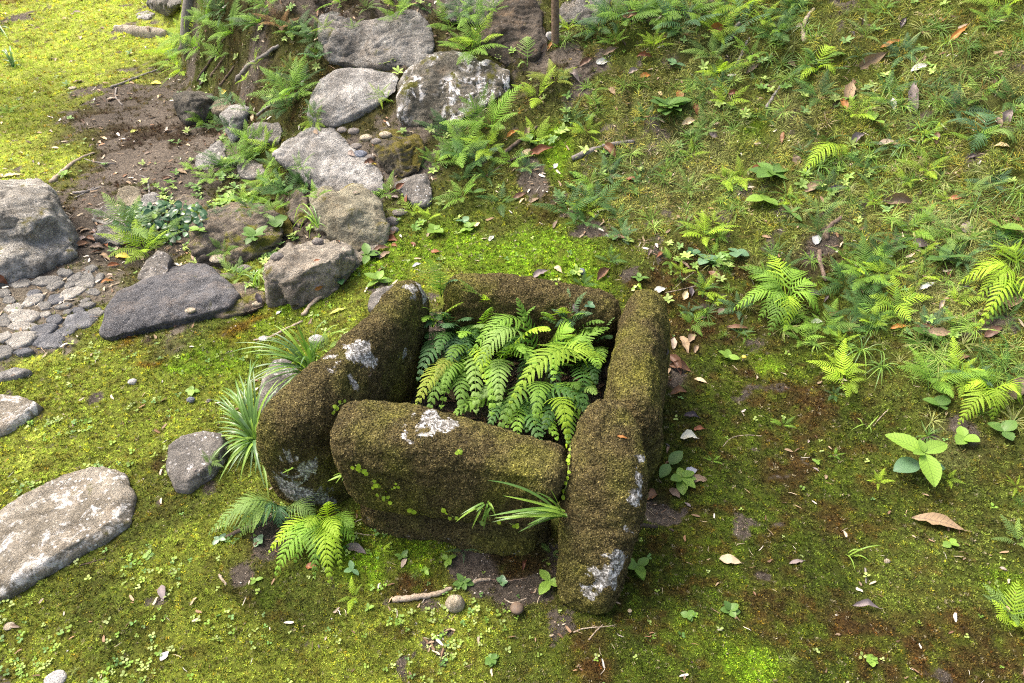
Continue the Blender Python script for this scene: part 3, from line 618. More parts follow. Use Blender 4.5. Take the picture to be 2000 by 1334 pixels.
make_beam('mossy stone slanting down to the lawn at the front right corner of the square, bare along its right edge',
          [(.258, 1.45, .345, .068, .085), (.254, 1.40, .325, .082, .098), (.243, 1.31, .25, .095, .108), (.228, 1.225, .16, .096, .105), (.210, 1.16, .07, .088, .10), (.196, 1.12, -.03, .076, .095)], 105,
          [(1255, 890, 1.26, .03), (1258, 930, 1.22, .035), (1245, 980, 1.18, .035), (1230, 1040, 1.13, .04), (1210, 1090, 1.1, .045), (1180, 1140, 1.06, .055), (1150, 1160, 1.05, .045), (1125, 1190, 1.03, .035), (1112, 1040, 1.1, .025)], power=3.0, cap=.06)
make_beam('low stone under the front beam of the square, bare and grey at its left end, mossy at its right',
          [(-.43, 1.39, .0, .075, .09), (-.30, 1.375, .0, .09, .10), (-.12, 1.345, .0, .095, .105), (.05, 1.315, .0, .095, .11), (.11, 1.30, .0, .085, .105)], 106,
          [(790, 1010, 1.25, .06), (740, 1010, 1.27, .06), (700, 1010, 1.28, .04), (820, 1040, 1.24, .05), (860, 1060, 1.22, .04), (900, 1040, 1.22, .03)], power=2.6)
_x = (0,
  rock_mat('damp_base_stone', (0.045, 0.042, 0.034), (0.17, 0.17, 0.155), 0.2, moss=0.9, moss_col=(0.055, 0.045, 0.014), speck=0.35))
# ------------------------------------------------------------------ resting places on ground and stones
def build_bvh():
    vs = []; fs = []; off = 0
    for V, F in SOLIDS:
        if len(V) > 100000:
            keep = (np.hypot(V[:, 0], V[:, 1]) < 13)
            Fk = F[keep[F].all(1)]
        else: Fk = F
        vs.append(V); fs.append(Fk + off); off += len(V)
    return BVHTree.FromPolygons(np.concatenate(vs).tolist(), np.concatenate(fs).tolist())
TREE = build_bvh()
def place(u, v):
    h, n, i, d = TREE.ray_cast(CAM, ray(u, v), 20)
    if h is None: h = ground(u, v); n = Vector((0, 0, 1))
    if n.z < 0 and n.dot(ray(u, v)) > 0: n = -n
    return h, n
def px2m(u, v, p): return (p - CAM).dot(FWD) / FPX
def drop(x, y):
    h, n, i, d = TREE.ray_cast(Vector((x, y, 3.0)), Vector((0, 0, -1)), 6)
    return (h, n) if h is not None else (Vector((x, y, hz(x, y))), Vector((0, 0, 1)))

def leaf_mat(name, col, trans=0.35, rough=0.62, vein=0.0, spot=None, spec=0.25, var=0.35, tcol=None):
    m, nt = new_mat(name); g = NT(nt)
    oi = g.n('ShaderNodeObjectInfo'); tc = g.n('ShaderNodeTexCoord')
    f = g.noise(60, 3, 0.6, tc.outputs['Object'])
    k = g.ramp(oi.outputs['Random'], 0, 1, (1 - var, 1 - var, 1 - var * .8, 1), (1 + var, 1 + var * .8, 1, 1))
    c = g.mix(1.0, c4(col), k, 'MULTIPLY')
    c = g.mix(1.0, c, g.ramp(f, 0.3, 0.7, (0.82, 0.82, 0.82, 1), (1.14, 1.14, 1.08, 1)), 'MULTIPLY')
    if vein:
        sx = g.n('ShaderNodeSeparateXYZ'); g.l(tc.outputs['Object'], sx.inputs[0]); ay = g.math('ABSOLUTE', sx.outputs[1], 0)
        s_ = g.math('SINE', g.math('MULTIPLY', g.math('SUBTRACT', sx.outputs[0], g.math('MULTIPLY', ay, .8)), 2 * math.pi * 10), 0)
        c = g.mix(g.math('MULTIPLY', g.ramp(s_, .80, .98), vein), c, c4([x * .45 for x in col])); c = g.mix(g.math('MULTIPLY', g.ramp(ay, .004, .014, (1, 1, 1, 1), (0, 0, 0, 1)), vein * 1.2), c, c4([x * .5 for x in col]))
    if spot: c = g.mix(g.ramp(g.noise(120, 4, 0.7, tc.outputs['Object']), 0.52, 0.62), c, c4(spot))
    p = g.n('ShaderNodeBsdfPrincipled'); p.inputs['Roughness'].default_value = rough; p.inputs['Specular IOR Level'].default_value = spec
    g.l(c, p.inputs['Base Color'])
    t = g.n('ShaderNodeBsdfTranslucent'); g.l(g.mix(1.0, c, c4(tcol or (1.15, 1.25, 0.7)), 'MULTIPLY'), t.inputs[0])
    mx = g.n('ShaderNodeMixShader'); mx.inputs[0].default_value = trans; g.l(p.outputs[0], mx.inputs[1]); g.l(t.outputs[0], mx.inputs[2])
    o = g.n('ShaderNodeOutputMaterial'); g.l(mx.outputs[0], o.inputs[0]); return m
def tint_mat(name, trans=0.3, rough=0.7, mul=(1, 1, 1)):
    m, nt = new_mat(name); g = NT(nt)
    at = g.n('ShaderNodeAttribute', attribute_type='INSTANCER', attribute_name='tint')
    c = g.mix(1.0, at.outputs['Color'], c4(mul), 'MULTIPLY')
    p = g.n('ShaderNodeBsdfPrincipled'); p.inputs['Roughness'].default_value = rough; p.inputs['Specular IOR Level'].default_value = 0.25
    g.l(c, p.inputs['Base Color']); t = g.n('ShaderNodeBsdfTranslucent'); g.l(c, t.inputs[0])
    mx = g.n('ShaderNodeMixShader'); mx.inputs[0].default_value = trans; g.l(p.outputs[0], mx.inputs[1]); g.l(t.outputs[0], mx.inputs[2])
    o = g.n('ShaderNodeOutputMaterial'); g.l(mx.outputs[0], o.inputs[0]); return m

# ------------------------------------------------------------------ scattered cover
def euler_from(N, yaw):
    N = N / (np.linalg.norm(N, axis=1)[:, None] + 1e-9)
    ref = np.where(np.abs(N[:, 2:3]) > 0.95, np.array([[1.0, 0, 0]]), np.array([[0, 0, 1.0]]))
    X = np.cross(ref, N); X /= np.linalg.norm(X, axis=1)[:, None] + 1e-9
    Y = np.cross(N, X); c, s = np.cos(yaw)[:, None], np.sin(yaw)[:, None]
    A = X * c + Y * s; Bv = -X * s + Y * c
    return np.c_[np.arctan2(Bv[:, 2], N[:, 2]), -np.arcsin(np.clip(A[:, 2], -1, 1)), np.arctan2(A[:, 1], A[:, 0])]
PROTO = {}
def proto_set(name, meshes):
    c = bpy.data.collections.new(name)
    for i, me in enumerate(meshes):
        o = bpy.data.objects.new('%s_%02d' % (name, i), me); c.objects.link(o)
    PROTO[name] = (c, len(meshes)); return c
def scatter(name, P, N, scl, tint, proto, label=None, parent=None, yaw=None, loc=None):
    coll, k = PROTO[proto]; n = len(P)
    if yaw is None: yaw = rng.uniform(0, 2 * math.pi, n)
    me = bpy.data.meshes.new(name); me.vertices.add(n); me.vertices.foreach_set('co', np.asarray(P, np.float32).ravel())
    a = me.attributes.new('rot', 'FLOAT_VECTOR', 'POINT'); a.data.foreach_set('vector', euler_from(np.asarray(N, float), yaw).astype(np.float32).ravel())
    a = me.attributes.new('scl', 'FLOAT', 'POINT'); a.data.foreach_set('value', np.asarray(scl, np.float32))
    a = me.attributes.new('idx', 'INT', 'POINT'); a.data.foreach_set('value', rng.integers(0, k, n).astype(np.int32))
    set_col(me, 'tint', tint)
    o = obj(name, me, parent); o['kind'] = 'stuff'
    if label: o['label'] = label
    ng = bpy.data.node_groups.new(name, 'GeometryNodeTree')
    ng.interface.new_socket('Geometry', in_out='INPUT', socket_type='NodeSocketGeometry')
    ng.interface.new_socket('Geometry', in_out='OUTPUT', socket_type='NodeSocketGeometry')
    gi = ng.nodes.new('NodeGroupInput'); go = ng.nodes.new('NodeGroupOutput'); L = ng.links.new
    mp = ng.nodes.new('GeometryNodeMeshToPoints')
    ip = ng.nodes.new('GeometryNodeInstanceOnPoints'); ci = ng.nodes.new('GeometryNodeCollectionInfo')
    ci.inputs[0].default_value = coll; ci.inputs['Separate Children'].default_value = True; ci.inputs['Reset Children'].default_value = True
    def at(nm, t):
        x = ng.nodes.new('GeometryNodeInputNamedAttribute'); x.data_type = t; x.inputs[0].default_value = nm; return x.outputs[0]
    L(gi.outputs[0], mp.inputs[0]); L(mp.outputs[0], ip.inputs['Points']); L(ci.outputs[0], ip.inputs['Instance'])
    ip.inputs['Pick Instance'].default_value = True
    L(at('idx', 'INT'), ip.inputs['Instance Index']); L(at('rot', 'FLOAT_VECTOR'), ip.inputs['Rotation']); L(at('scl', 'FLOAT'), ip.inputs['Scale'])
    L(ip.outputs[0], go.inputs[0])
    md = o.modifiers.new('scatter', 'NODES'); md.node_group = ng
    return o

def ribbon(pts, widths, sidev, fold=0.0):
    """flat strip along pts; returns V,F (3 across when folded)"""
    V = []; F = []
    for i, (p, w) in enumerate(zip(pts, widths)):
        if fold: V += [p - sidev * w + Vector((0, 0, fold * w)), p, p + sidev * w + Vector((0, 0, fold * w))]
        else: V += [p - sidev * w, p + sidev * w]
    k = 3 if fold else 2
    for i in range(len(pts) - 1):
        for j in range(k - 1): F.append((i * k + j, i * k + j + 1, (i + 1) * k + j + 1, (i + 1) * k + j))
    return V, F
def merge(parts):
    V = []; F = []
    for v, f in parts:
        o = len(V); V += list(v); F += [tuple(i + o for i in q) for q in f]
    return V, F
def moss_proto(name, mat, blades, spread, wid, seeds, curl=0.0):
    out = []
    for s in range(seeds):
        r = random.Random(s + 5); parts = []
        for k in range(blades):
            a = 2 * math.pi * (k + r.random()) / blades; t = r.uniform(*spread); L = r.uniform(.6, 1.1)
            d = Vector((math.cos(a) * math.sin(t), math.sin(a) * math.sin(t), math.cos(t)))
            sv = Vector((-math.sin(a), math.cos(a), 0)); b = Vector((math.cos(a), math.sin(a), 0)) * r.uniform(0, .35)
            m_ = b + d * L * .5; tip = b + d * L + Vector((math.cos(a), math.sin(a), -1)) * curl * L
            parts.append(([b - sv * wid * .6, b + sv * wid * .6, m_ + sv * wid, tip, m_ - sv * wid], [(0, 1, 2, 4), (4, 2, 3)]))
        V, F = merge(parts); out.append(mesh_np(name, V, F, mat, smooth=False))
    return out
TINT = tint_mat('moss_leaf'); TINT2 = tint_mat('weed_leaf', 0.35, 0.5); TINTG = tint_mat('grass_leaf', 0.35, 0.45); TINTD = tint_mat('litter', 0.05, 0.85)
proto_set('moss_sprig', moss_proto('moss_sprig', TINT, 7, (0.15, 1.15), 0.13, 5))
proto_set('moss_grain', moss_proto('moss_grain', TINT, 6, (0.05, 1.0), 0.20, 4))
proto_set('moss_strand', moss_proto('moss_strand', TINT, 9, (0.9, 1.5), 0.035, 5, 0.12))
def grass_proto(name, mat, blades, L0, wid, seeds, lean=(0.1, 0.8), bend=0.8):
    out = []
    for s in range(seeds):
        r = random.Random(s + 50); parts = []
        for k in range(blades):
            a = r.uniform(0, 2 * math.pi); t = r.uniform(*lean); L = L0 * r.uniform(.5, 1.15); p = Vector((math.cos(a), math.sin(a), 0)) * r.uniform(0, .12)
            sv = Vector((-math.sin(a), math.cos(a), 0)); pts = [p.copy()]; n = 5
            for q in range(n):
                t += bend / n * r.uniform(.6, 1.3); p = p + Vector((math.cos(a) * math.sin(t), math.sin(a) * math.sin(t), math.cos(t))) * L / n; pts.append(p.copy())
            parts.append(ribbon(pts, [wid * x for x in (.7, 1, .95, .8, .5, .05)], sv))
        V, F = merge(parts); out.append(mesh_np(name, V, F, mat))
    return out
proto_set('grass_tuft', grass_proto('grass_tuft', TINTG, 24, 1.0, 0.014, 6, (0.3, 1.2), 1.25))
def round_leaf(c, d, L, W, n=5, lift=0.1):
    """simple little blade in direction d from c"""
    s = Vector((-d.y, d.x, 0)).normalized(); V = []; F = []
    for i in range(n):
        t = i / (n - 1); w = W * math.sin(math.pi * min(1, t * .9 + .08)) ** .7 * (0.25 if i in (0,) else 1) * (0.15 if i == n - 1 else 1)
        p = c + d * L * t + Vector((0, 0, lift * L * math.sin(t * 2.2)))
        V += [p - s * w, p + s * w]
    for i in range(n - 1): F.append((2 * i, 2 * i + 1, 2 * i + 3, 2 * i + 2))
    return V, F
def weed_proto(name, mat, n, kind, seeds):
    out = []
    for s in range(seeds):
        r = random.Random(s + 90); parts = []
        for k in range(n):
            a = 2 * math.pi * (k + r.uniform(-.3, .3)) / n; d = Vector((math.cos(a), math.sin(a), r.uniform(.0, .35)))
            if kind == 'clover':
                c = Vector((math.cos(a), math.sin(a), 0)) * .12 + Vector((0, 0, .35)); parts.append(round_leaf(c, d, r.uniform(.5, .8), .30, 5))
            else: parts.append(round_leaf(Vector((0, 0, .1 + .3 * r.random())), d, r.uniform(.6, 1.1), .20, 6, .25))
        V, F = merge(parts); out.append(mesh_np(name, V, F, mat))
    return out
proto_set('clover', weed_proto('clover', TINT2, 3, 'clover', 4))
proto_set('weed_rosette', weed_proto('weed_rosette', TINT2, 6, 'ros', 5))
def bits_proto():
    out = []
    for s in range(7):
        r = random.Random(s + 130); n = 4; a = 0; p = Vector((-.5, 0, .04)); pts = [p.copy()]; parts = []
        for q in range(n):
            a += r.uniform(-.5, .5); p = p + Vector((math.cos(a), math.sin(a), r.uniform(-.12, .14))) / n; pts.append(p.copy())
        w = 0.03 if s < 4 else 0.14
        ws = [w * x for x in (.6, 1, 1, .8, .3)]
        v, f = ribbon(pts, ws, Vector((-math.sin(a / 2), math.cos(a / 2), 0.35)), 0.35 if s >= 4 else 0.9)
        out.append(mesh_np('litter_bit', v, f, TINTD))
    return out
proto_set('litter_bit', bits_proto())
def crumb_proto():
    out = []
    for s in range(4):
        r = random.Random(s); bm = bmesh.new(); bmesh.ops.create_icosphere(bm, subdivisions=1, radius=.5)
        for v in bm.verts: v.co *= r.uniform(.7, 1.2); v.co.z *= .7
        me = bpy.data.meshes.new('crumb'); bm.to_mesh(me); bm.free(); me.materials.append(TINTD); out.append(me)
    return out
proto_set('crumb', crumb_proto())

# ------------------------------------------------------------------ ferns
F_LIGHT = leaf_mat('fern_yellow_green', (0.30, 0.47, 0.045), 0.42)
F_MID = leaf_mat('fern_fresh_green', (0.165, 0.315, 0.045), 0.38)
F_GREY = leaf_mat('fern_grey_green', (0.16, 0.27, 0.075), 0.32)
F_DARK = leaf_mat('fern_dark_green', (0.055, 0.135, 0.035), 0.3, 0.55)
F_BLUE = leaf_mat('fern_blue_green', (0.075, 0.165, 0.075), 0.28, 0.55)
F_OLD = leaf_mat('fern_old_yellowed', (0.20, 0.28, 0.04), 0.35, spot=(0.20, 0.19, 0.03))
F_RUST = leaf_mat('fern_dead', (0.22, 0.13, 0.06), 0.2)
FM = dict(light=F_LIGHT, mid=F_MID, grey=F_GREY, dark=F_DARK, blue=F_BLUE, old=F_OLD, rust=F_RUST)
FNAME = dict(light='yellow green', mid='fresh green', grey='grey green', dark='dark green', blue='blue green', old='yellowing', rust='dead brown')
def frond(name, P0, P1, P2, width, pairs, teeth, mat, seed=0, droop=0.35, upref=Vector((0, 0, 1)), start=0.16, stem=0.0022, ang=28, full=0.2):
    r = random.Random(seed); V = []; F = []
    def cur(t): return P0 * (1 - t) ** 2 + P1 * 2 * t * (1 - t) + P2 * t * t
    def tan(t): return ((P1 - P0) * (1 - t) + (P2 - P1) * t).normalized()
    L = (P1 - P0).length * .5 + (P2 - P1).length * .5 + (P2 - P0).length * .2
    pts = [cur(i / 10) for i in range(11)]
    for i, p in enumerate(pts):
        t_ = tan(i / 10); s = t_.cross(upref).normalized(); u_ = s.cross(t_); w = stem * (1 - .75 * i / 10)
        V += [p - s * w, p + u_ * w, p + s * w]
        if i: k = 3 * i; F += [(k - 3, k - 2, k + 1, k), (k - 2, k - 1, k + 2, k + 1)]
    for i in range(pairs):
        f = (i + .5) / pairs; t = start + (1 - start) * (f ** 0.88)
        prof = min(1, (f + 0.12) / full) ** .6 * (1 - f) ** .72 * 1.12
        for sd_ in (-1, 1):
            c = cur(min(t + r.uniform(-.004, .004), .999)); tg = tan(t); s = tg.cross(upref).normalized() * sd_; u_ = (s.cross(tg) * sd_)
            if u_.dot(upref) < 0: u_ = -u_
            a = R(ang + 22 * f + r.uniform(-5, 5)); d = (s * math.cos(a) + tg * math.sin(a)).normalized()
            pl = width * .5 * prof * r.uniform(.9, 1.08); q = (tg * math.cos(a) - s * math.sin(a)).normalized()
            sp = (1 - start) * L / pairs * .44
            dr = droop * r.uniform(.7, 1.3)
            def cc(x): return c + d * pl * x + q * pl * .10 * x * x - u_ * pl * dr * x * x + u_ * pl * .08 * x
            if teeth <= 0:
                o = len(V); n = 4
                for j in range(n):
                    x = j / (n - 1); w = sp * .52 * (0.75, 1, .8, .08)[j]; p = cc(x); V += [p - q * w, p + q * w]
                    if j: k = o + 2 * j; F.append((k - 2, k - 1, k + 1, k))
            else:
                for j in range(teeth):
                    x0 = j / teeth; x1 = (j + 1) / teeth; hw = sp * (1 - x0) ** .55 * r.uniform(.9, 1.05) * .98
                    a0 = cc(x0); a1 = cc(min(1, x1 + .02)); o = len(V)
                    e0 = cc(x0 + .24 / teeth); e1 = cc(x0 + .90 / teeth); sag = u_ * hw * .18
                    V += [a0, a1, e0 + q * hw * .8 + d * hw * .22 - sag, e1 + q * hw * .72 + d * hw * .42 - sag, e0 - q * hw * .8 + d * hw * .22 - sag, e1 - q * hw * .72 + d * hw * .42 - sag]
                    F += [(o, o + 1, o + 3, o + 2), (o + 1, o, o + 4, o + 5)]
    me = mesh_np(name, V, F, mat, smooth=False); return me
SHARED = {}
def shared_frond(kind, mat_key, var):
    k = (kind, mat_key, var)
    if k not in SHARED:
        r = random.Random(hash((kind == 'lady', kind == 'fine', var)) % 1000 if False else var * 7 + len(kind))
        bendv = r.uniform(.10, .26); side = r.uniform(-.12, .12)
        P0 = Vector((0, 0, 0)); P1 = Vector((.5, side, bendv)); P2 = Vector((1, side * 1.4, -.04 - .12 * r.random()))
        if kind == 'lady': a = dict(width=.50, pairs=18, teeth=7)
        elif kind == 'fine': a = dict(width=.46, pairs=13, teeth=5)
        elif kind == 'broad': a = dict(width=.72, pairs=10, teeth=7, full=.12)
        else: a = dict(width=.26, pairs=18, teeth=0)
        if kind == 'simple': a['ang'] = 12
        SHARED[k] = frond('frond', P0, P1, P2, mat=FM[mat_key], seed=var, stem=.009, droop=.3, **a)
    return SHARED[k]
def fern(u, v, rad, n, kind, colr, phrase, size=None, spread=(0, 360), up=(15, 50), mix=None, group='ferns growing in the moss and among the rocks', pos=None):
    p, nn = place(u, v) if pos is None else pos
    m = rad * px2m(u, v, p)
    nn = (nn * 0.55 + Vector((0, 0, 1)) * 0.45).normalized()
    if size is None: size = 'tiny' if rad < 32 else 'small' if rad < 52 else 'leafy' if rad < 80 else 'large'
    t = thing('fern', '%s %s fern %s' % (size, FNAME[colr], phrase), 'fern', p - nn * .004, group)
    r = random.Random(int(u * 3 + v))
    X = nn.orthogonal().normalized(); X = (Vector((1, 0, 0)) - nn * nn.x).normalized(); Yv = nn.cross(X)
    n = n + 2
    for k in range(n):
        ph = R(spread[0] + (spread[1] - spread[0]) * (k + r.uniform(.15, .85)) / n); el = R(r.uniform(*up))
        d = (X * math.cos(ph) + Yv * math.sin(ph)) * math.cos(el) + nn * math.sin(el)
        s = d.cross(nn).normalized() * -1; z = d.cross(s); 
        M = Matrix((d, s, z)).transposed()
        if z.dot(nn) < 0: M = Matrix((d, -s, -z)).transposed()
        M = M @ Euler((R(r.uniform(-18, 18)), 0, 0)).to_matrix()
        ck = colr if (mix is None or r.random() > .4) else mix
        o = obj('frond', shared_frond(kind, ck, r.randrange(5)), t)
        o.rotation_euler = M.to_euler(); sc = m * r.uniform(.85, 1.65); o.scale = (sc, sc, sc)
    return t
def hero_fern(u, v, z, label, fronds, group='ferns growing in the moss and among the rocks', anchor=None):
    """fronds: (tip u, tip v, tip z or None, arch, width m, pairs, teeth, colour[, base u, v, z])"""
    b = at_z(u, v, z) if z is not None else place(u, v)[0]
    t = thing('fern', label, 'fern', b, group)
    for i, f in enumerate(fronds):
        tu, tv, tz, arch, w, pairs, teeth, ck = f[:8]
        tip = at_z(tu, tv, tz) if tz is not None else place(tu, tv)[0] + Vector((0, 0, .01))
        b2 = b if len(f) < 9 else at_z(*f[8])
        mid = (b2 + tip) * .5 + Vector((0, 0, arch)) + (b2 - tip) * .08
        me = frond('frond', b2 - b, mid - b, tip - b, w * (.9 + .2 * ((i * 37) % 10) / 10), int(pairs * .92), teeth, FM[ck], seed=i + int(u), droop=.32)
        obj('frond', me, t)
    return t

# ------------------------------------------------------------------ broad leaved seedlings
L_LIGHT = leaf_mat('leaf_light', (0.20, 0.345, 0.06), 0.35, 0.45, var=.2, vein=.6)
L_MID = leaf_mat('leaf_green', (0.105, 0.205, 0.05), 0.3, 0.42, var=.25, vein=.6)
L_BLUE = leaf_mat('leaf_bluish', (0.125, 0.235, 0.125), 0.22, 0.35, spec=.5, var=.25)
L_DARK = leaf_mat('leaf_dark', (0.045, 0.115, 0.055), 0.15, 0.32, spec=.5, var=.3)
STEM = leaf_mat('green_stem', (0.16, 0.22, 0.06), 0.05)
LM = dict(light=L_LIGHT, mid=L_MID, blue=L_BLUE, dark=L_DARK); LN = dict(light='light green', mid='green', blue='bluish green', dark='dark green')
def leaf_mesh(name, L, W, mat, fold=.25, curl=.25, n=9, serr=0.0, peak=.45):
    V = []; F = []
    for i in range(n):
        t = i / (n - 1); x = L * t
        w = W * .5 * (math.sin(math.pi * t ** (math.log(.5) / math.log(peak))) ** .75 if 0 < t < 1 else 0.02)
        if serr and i % 2: w *= 1 + serr
        z = L * curl * (t - t * t * 1.7)
        V += [(x, -w, z + w * fold), (x - L * .02, -w * .5, z + w * fold * .35), (x, 0, z), (x - L * .02, w * .5, z + w * fold * .35), (x, w, z + w * fold)]
        if i:
            k = 5 * i
            for j in range(4): F.append((k - 5 + j, k - 4 + j, k + 1 + j, k + j))
    return mesh_np(name, V, F, mat)
LEAFC = {}
def tube(pts, rads, n=6, closed=True):
    V = []; F = []
    for i, p in enumerate(pts):
        t = (pts[min(i + 1, len(pts) - 1)] - pts[max(i - 1, 0)]).normalized(); a = t.orthogonal().normalized() if i == 0 else (a - t * a.dot(t)).normalized(); b = t.cross(a)
        for k in range(n):
            q = 2 * math.pi * k / n; V.append(p + (a * math.cos(q) + b * math.sin(q)) * rads[i])
        if i:
            o = (i - 1) * n
            for k in range(n): F.append((o + k, o + (k + 1) % n, o + n + (k + 1) % n, o + n + k))
    F.append(tuple(range(n))[::-1]); F.append(tuple(range(len(V) - n, len(V)))); return V, F
def seedling(u, v, rad, n, colr, phrase, shape='oval', high=.5, start=0, label=None, kinds=None, pos=None):
    p, nn = place(u, v) if pos is None else pos
    m = rad * px2m(u, v, p); r = random.Random(int(u + 7 * v))
    t = thing('seedling', label or ('%s broad leaved seedling %s' % (LN[colr], phrase)), 'seedling', p - Vector((0, 0, .003)), 'broad leaved seedlings')
    top = Vector((r.uniform(-.1, .1), r.uniform(-.1, .1), 1)).normalized() * m * high
    v_, f_ = tube([Vector((0, 0, -.005)), top * .5 + Vector((.002, 0, 0)), top], [.0022, .0018, .0014], 5)
    obj('stem', mesh_np('stem', v_, f_, STEM), t)
    for k in range(n):
        key = (colr, shape)
        if key not in LEAFC: LEAFC[key] = leaf_mesh('leaf', 1, dict(oval=.58, long=.40, round=.85)[shape], LM[colr], serr=.06, n=11, fold=.14, curl=.12)
        o = obj('leaf', LEAFC[key], t)
        a = R(start + 360 * k / n * (1 if n < 5 else 1.7) + r.uniform(-22, 22)); s = m * r.uniform(.75, 1.2)
        o.location = top * (0.55 + .45 * (k + 1) / n) if n > 3 else top
        o.rotation_euler = (R(r.uniform(-15, 15)), R(r.uniform(-30, 8)), a); o.scale = (s, s, s)
    return t

def strap_clump(label, base, tips, mat, w0, name='grass_clump', cat='grass clump', z=None, lift=.5, dz=0, zs=1, group='clumps of strap leaves'):
    b, nn = place(*base) if z is None else (at_z(base[0], base[1], z), None)
    t = thing(name, label, cat, b, group)
    r = random.Random(int(base[0]))
    tips = list(tips)
    if len(tips) > 18: tips = tips + [(a[0] + r.uniform(-22, 22), a[1] + r.uniform(-18, 22)) + tuple(a[2:]) for a in tips] + [(a[0] + r.uniform(-30, 30), a[1] + r.uniform(-20, 30)) + tuple(a[2:]) for a in tips[::2]]
    for i, tp in enumerate(tips):
        tu, tv = tp[:2]; zz = tp[2] * zs + dz if len(tp) > 2 and tp[2] is not None else None
        tip = at_z(tu, tv, zz) if zz is not None else place(tu, tv)[0] + Vector((0, 0, .01))
        d = tip - b; L = d.length; o0 = Vector((r.uniform(-.012, .012), r.uniform(-.012, .012), 0))
        mid = d * .34 + Vector((r.uniform(-.1, .1) * L, r.uniform(-.1, .1) * L, L * lift * r.uniform(.8, 1.5)))
        pts = []; n = 9
        for k in range(n):
            q = k / (n - 1); pts.append(o0 * (1 - q) + mid * 2 * q * (1 - q) + d * q * q)
        sv = d.cross(Vector((0, 0, 1))).normalized() if d.cross(Vector((0, 0, 1))).length > 1e-4 else Vector((1, 0, 0))
        w = w0 * r.uniform(.75, 1.2); ws = [w * x for x in (.7, .9, 1, 1, .95, .85, .7, .45, .05)]
        v_, f_ = ribbon(pts, ws, sv, .45)
        obj('blade', mesh_np('blade', v_, f_, mat[i % len(mat)] if isinstance(mat, list) else mat), t)
    return t

# ------------------------------------------------------------------ wood and fallen leaves
def wood_mat(name, a, b):
    m, nt = new_mat(name); g = NT(nt); tc = g.n('ShaderNodeTexCoord'); v = tc.outputs['Object']
    c = g.mix(g.ramp(g.noise(70, 6, .75, v, .4), .35, .65), c4(a), c4(b)); c = g.mix(g.ramp(g.noise(260, 3, .7, v), .55, .65), c, c4([x * .4 for x in a]))
    g.bsdf(c, .85, g.bump(g.noise(150, 5, .75, v), .8, .003), .25); return m
W_PALE = wood_mat('pale_dead_wood', (0.21, 0.16, 0.11), (0.40, 0.34, 0.26)); W_BROWN = wood_mat('brown_dead_wood', (0.075, 0.05, 0.035), (0.19, 0.145, 0.11))
W_GREY = wood_mat('grey_bark', (0.10, 0.09, 0.08), (0.26, 0.24, 0.22)); W_DARK = wood_mat('dark_twig', (0.03, 0.022, 0.018), (0.09, 0.065, 0.05)); W_TRUNK = wood_mat('brown_bark', (0.10, 0.065, 0.045), (0.23, 0.165, 0.12))
def stick(name, label, cat, pts, r0, r1, mat, off=.3, group=None, lifts=None):
    P = []
    for i, (u, v) in enumerate(pts):
        h, n = place(u, v); P.append(h + Vector((0, 0, r0 * off + (lifts[i] if lifts else 0))))
    S = cat_interp([tuple(p) for p in P], max(10, 5 * len(P))); n = len(S); r = random.Random(int(pts[0][0]))
    Q = [Vector(s) - P[0] + Vector((r.uniform(-1, 1), r.uniform(-1, 1), r.uniform(-.5, .5))) * r0 * .25 for s in S]
    rad = [(r0 + (r1 - r0) * i / (n - 1)) * r.uniform(.86, 1.12) for i in range(n)]; rad[0] *= .7; rad[-1] *= .6
    v_, f_ = tube(Q, rad, 8); o = obj(name, mesh_np(name, v_, f_, mat), None, P[0]); return tag(o, label, cat, group)
D = dict(tan=leaf_mat('dead_leaf_tan', (0.235, 0.175, 0.13), 0.12, .6, vein=.6, spot=(.17, .12, .08), tcol=(1, .9, .7)), brown=leaf_mat('dead_leaf_brown', (0.17, 0.095, 0.06), 0.08, .5, vein=.6, spot=(.11, .06, .04), tcol=(1, .8, .6)),
         red=leaf_mat('dead_leaf_red_brown', (0.19, 0.080, 0.045), 0.1, .5, tcol=(1, .8, .6)), grey=leaf_mat('dead_leaf_grey', (0.30, 0.25, 0.235), 0.08, .6, vein=.5, spot=(.19, .155, .15), tcol=(1, .9, .8)),
         yellow=leaf_mat('fallen_leaf_yellow', (0.62, 0.50, 0.10), 0.25, .5, tcol=(1, 1, .6)), cream=leaf_mat('fallen_leaf_cream', (0.66, 0.55, 0.38), 0.15, .55, vein=.35, spot=(.45, .3, .15), tcol=(1, 1, .8)),
         dark=leaf_mat('dead_leaf_dark', (0.055, 0.045, 0.055), 0.03, .4, tcol=(1, 1, 1)), silver=leaf_mat('fallen_leaf_silver', (0.45, 0.47, 0.50), 0.08, .5, tcol=(1, 1, 1)), orange=leaf_mat('fallen_leaf_orange', (0.38, 0.17, 0.05), 0.2, .5, tcol=(1, .9, .6)), lime=leaf_mat('fallen_leaf_lime', (0.50, 0.55, 0.12), 0.25, .5, tcol=(1, 1, .6)))
DN = dict(tan='tan', brown='brown', red='red brown', grey='grey brown', yellow='yellow', cream='cream coloured', dark='blackish', silver='silver grey', orange='orange', lime='lime yellow')
DLEAF = {}
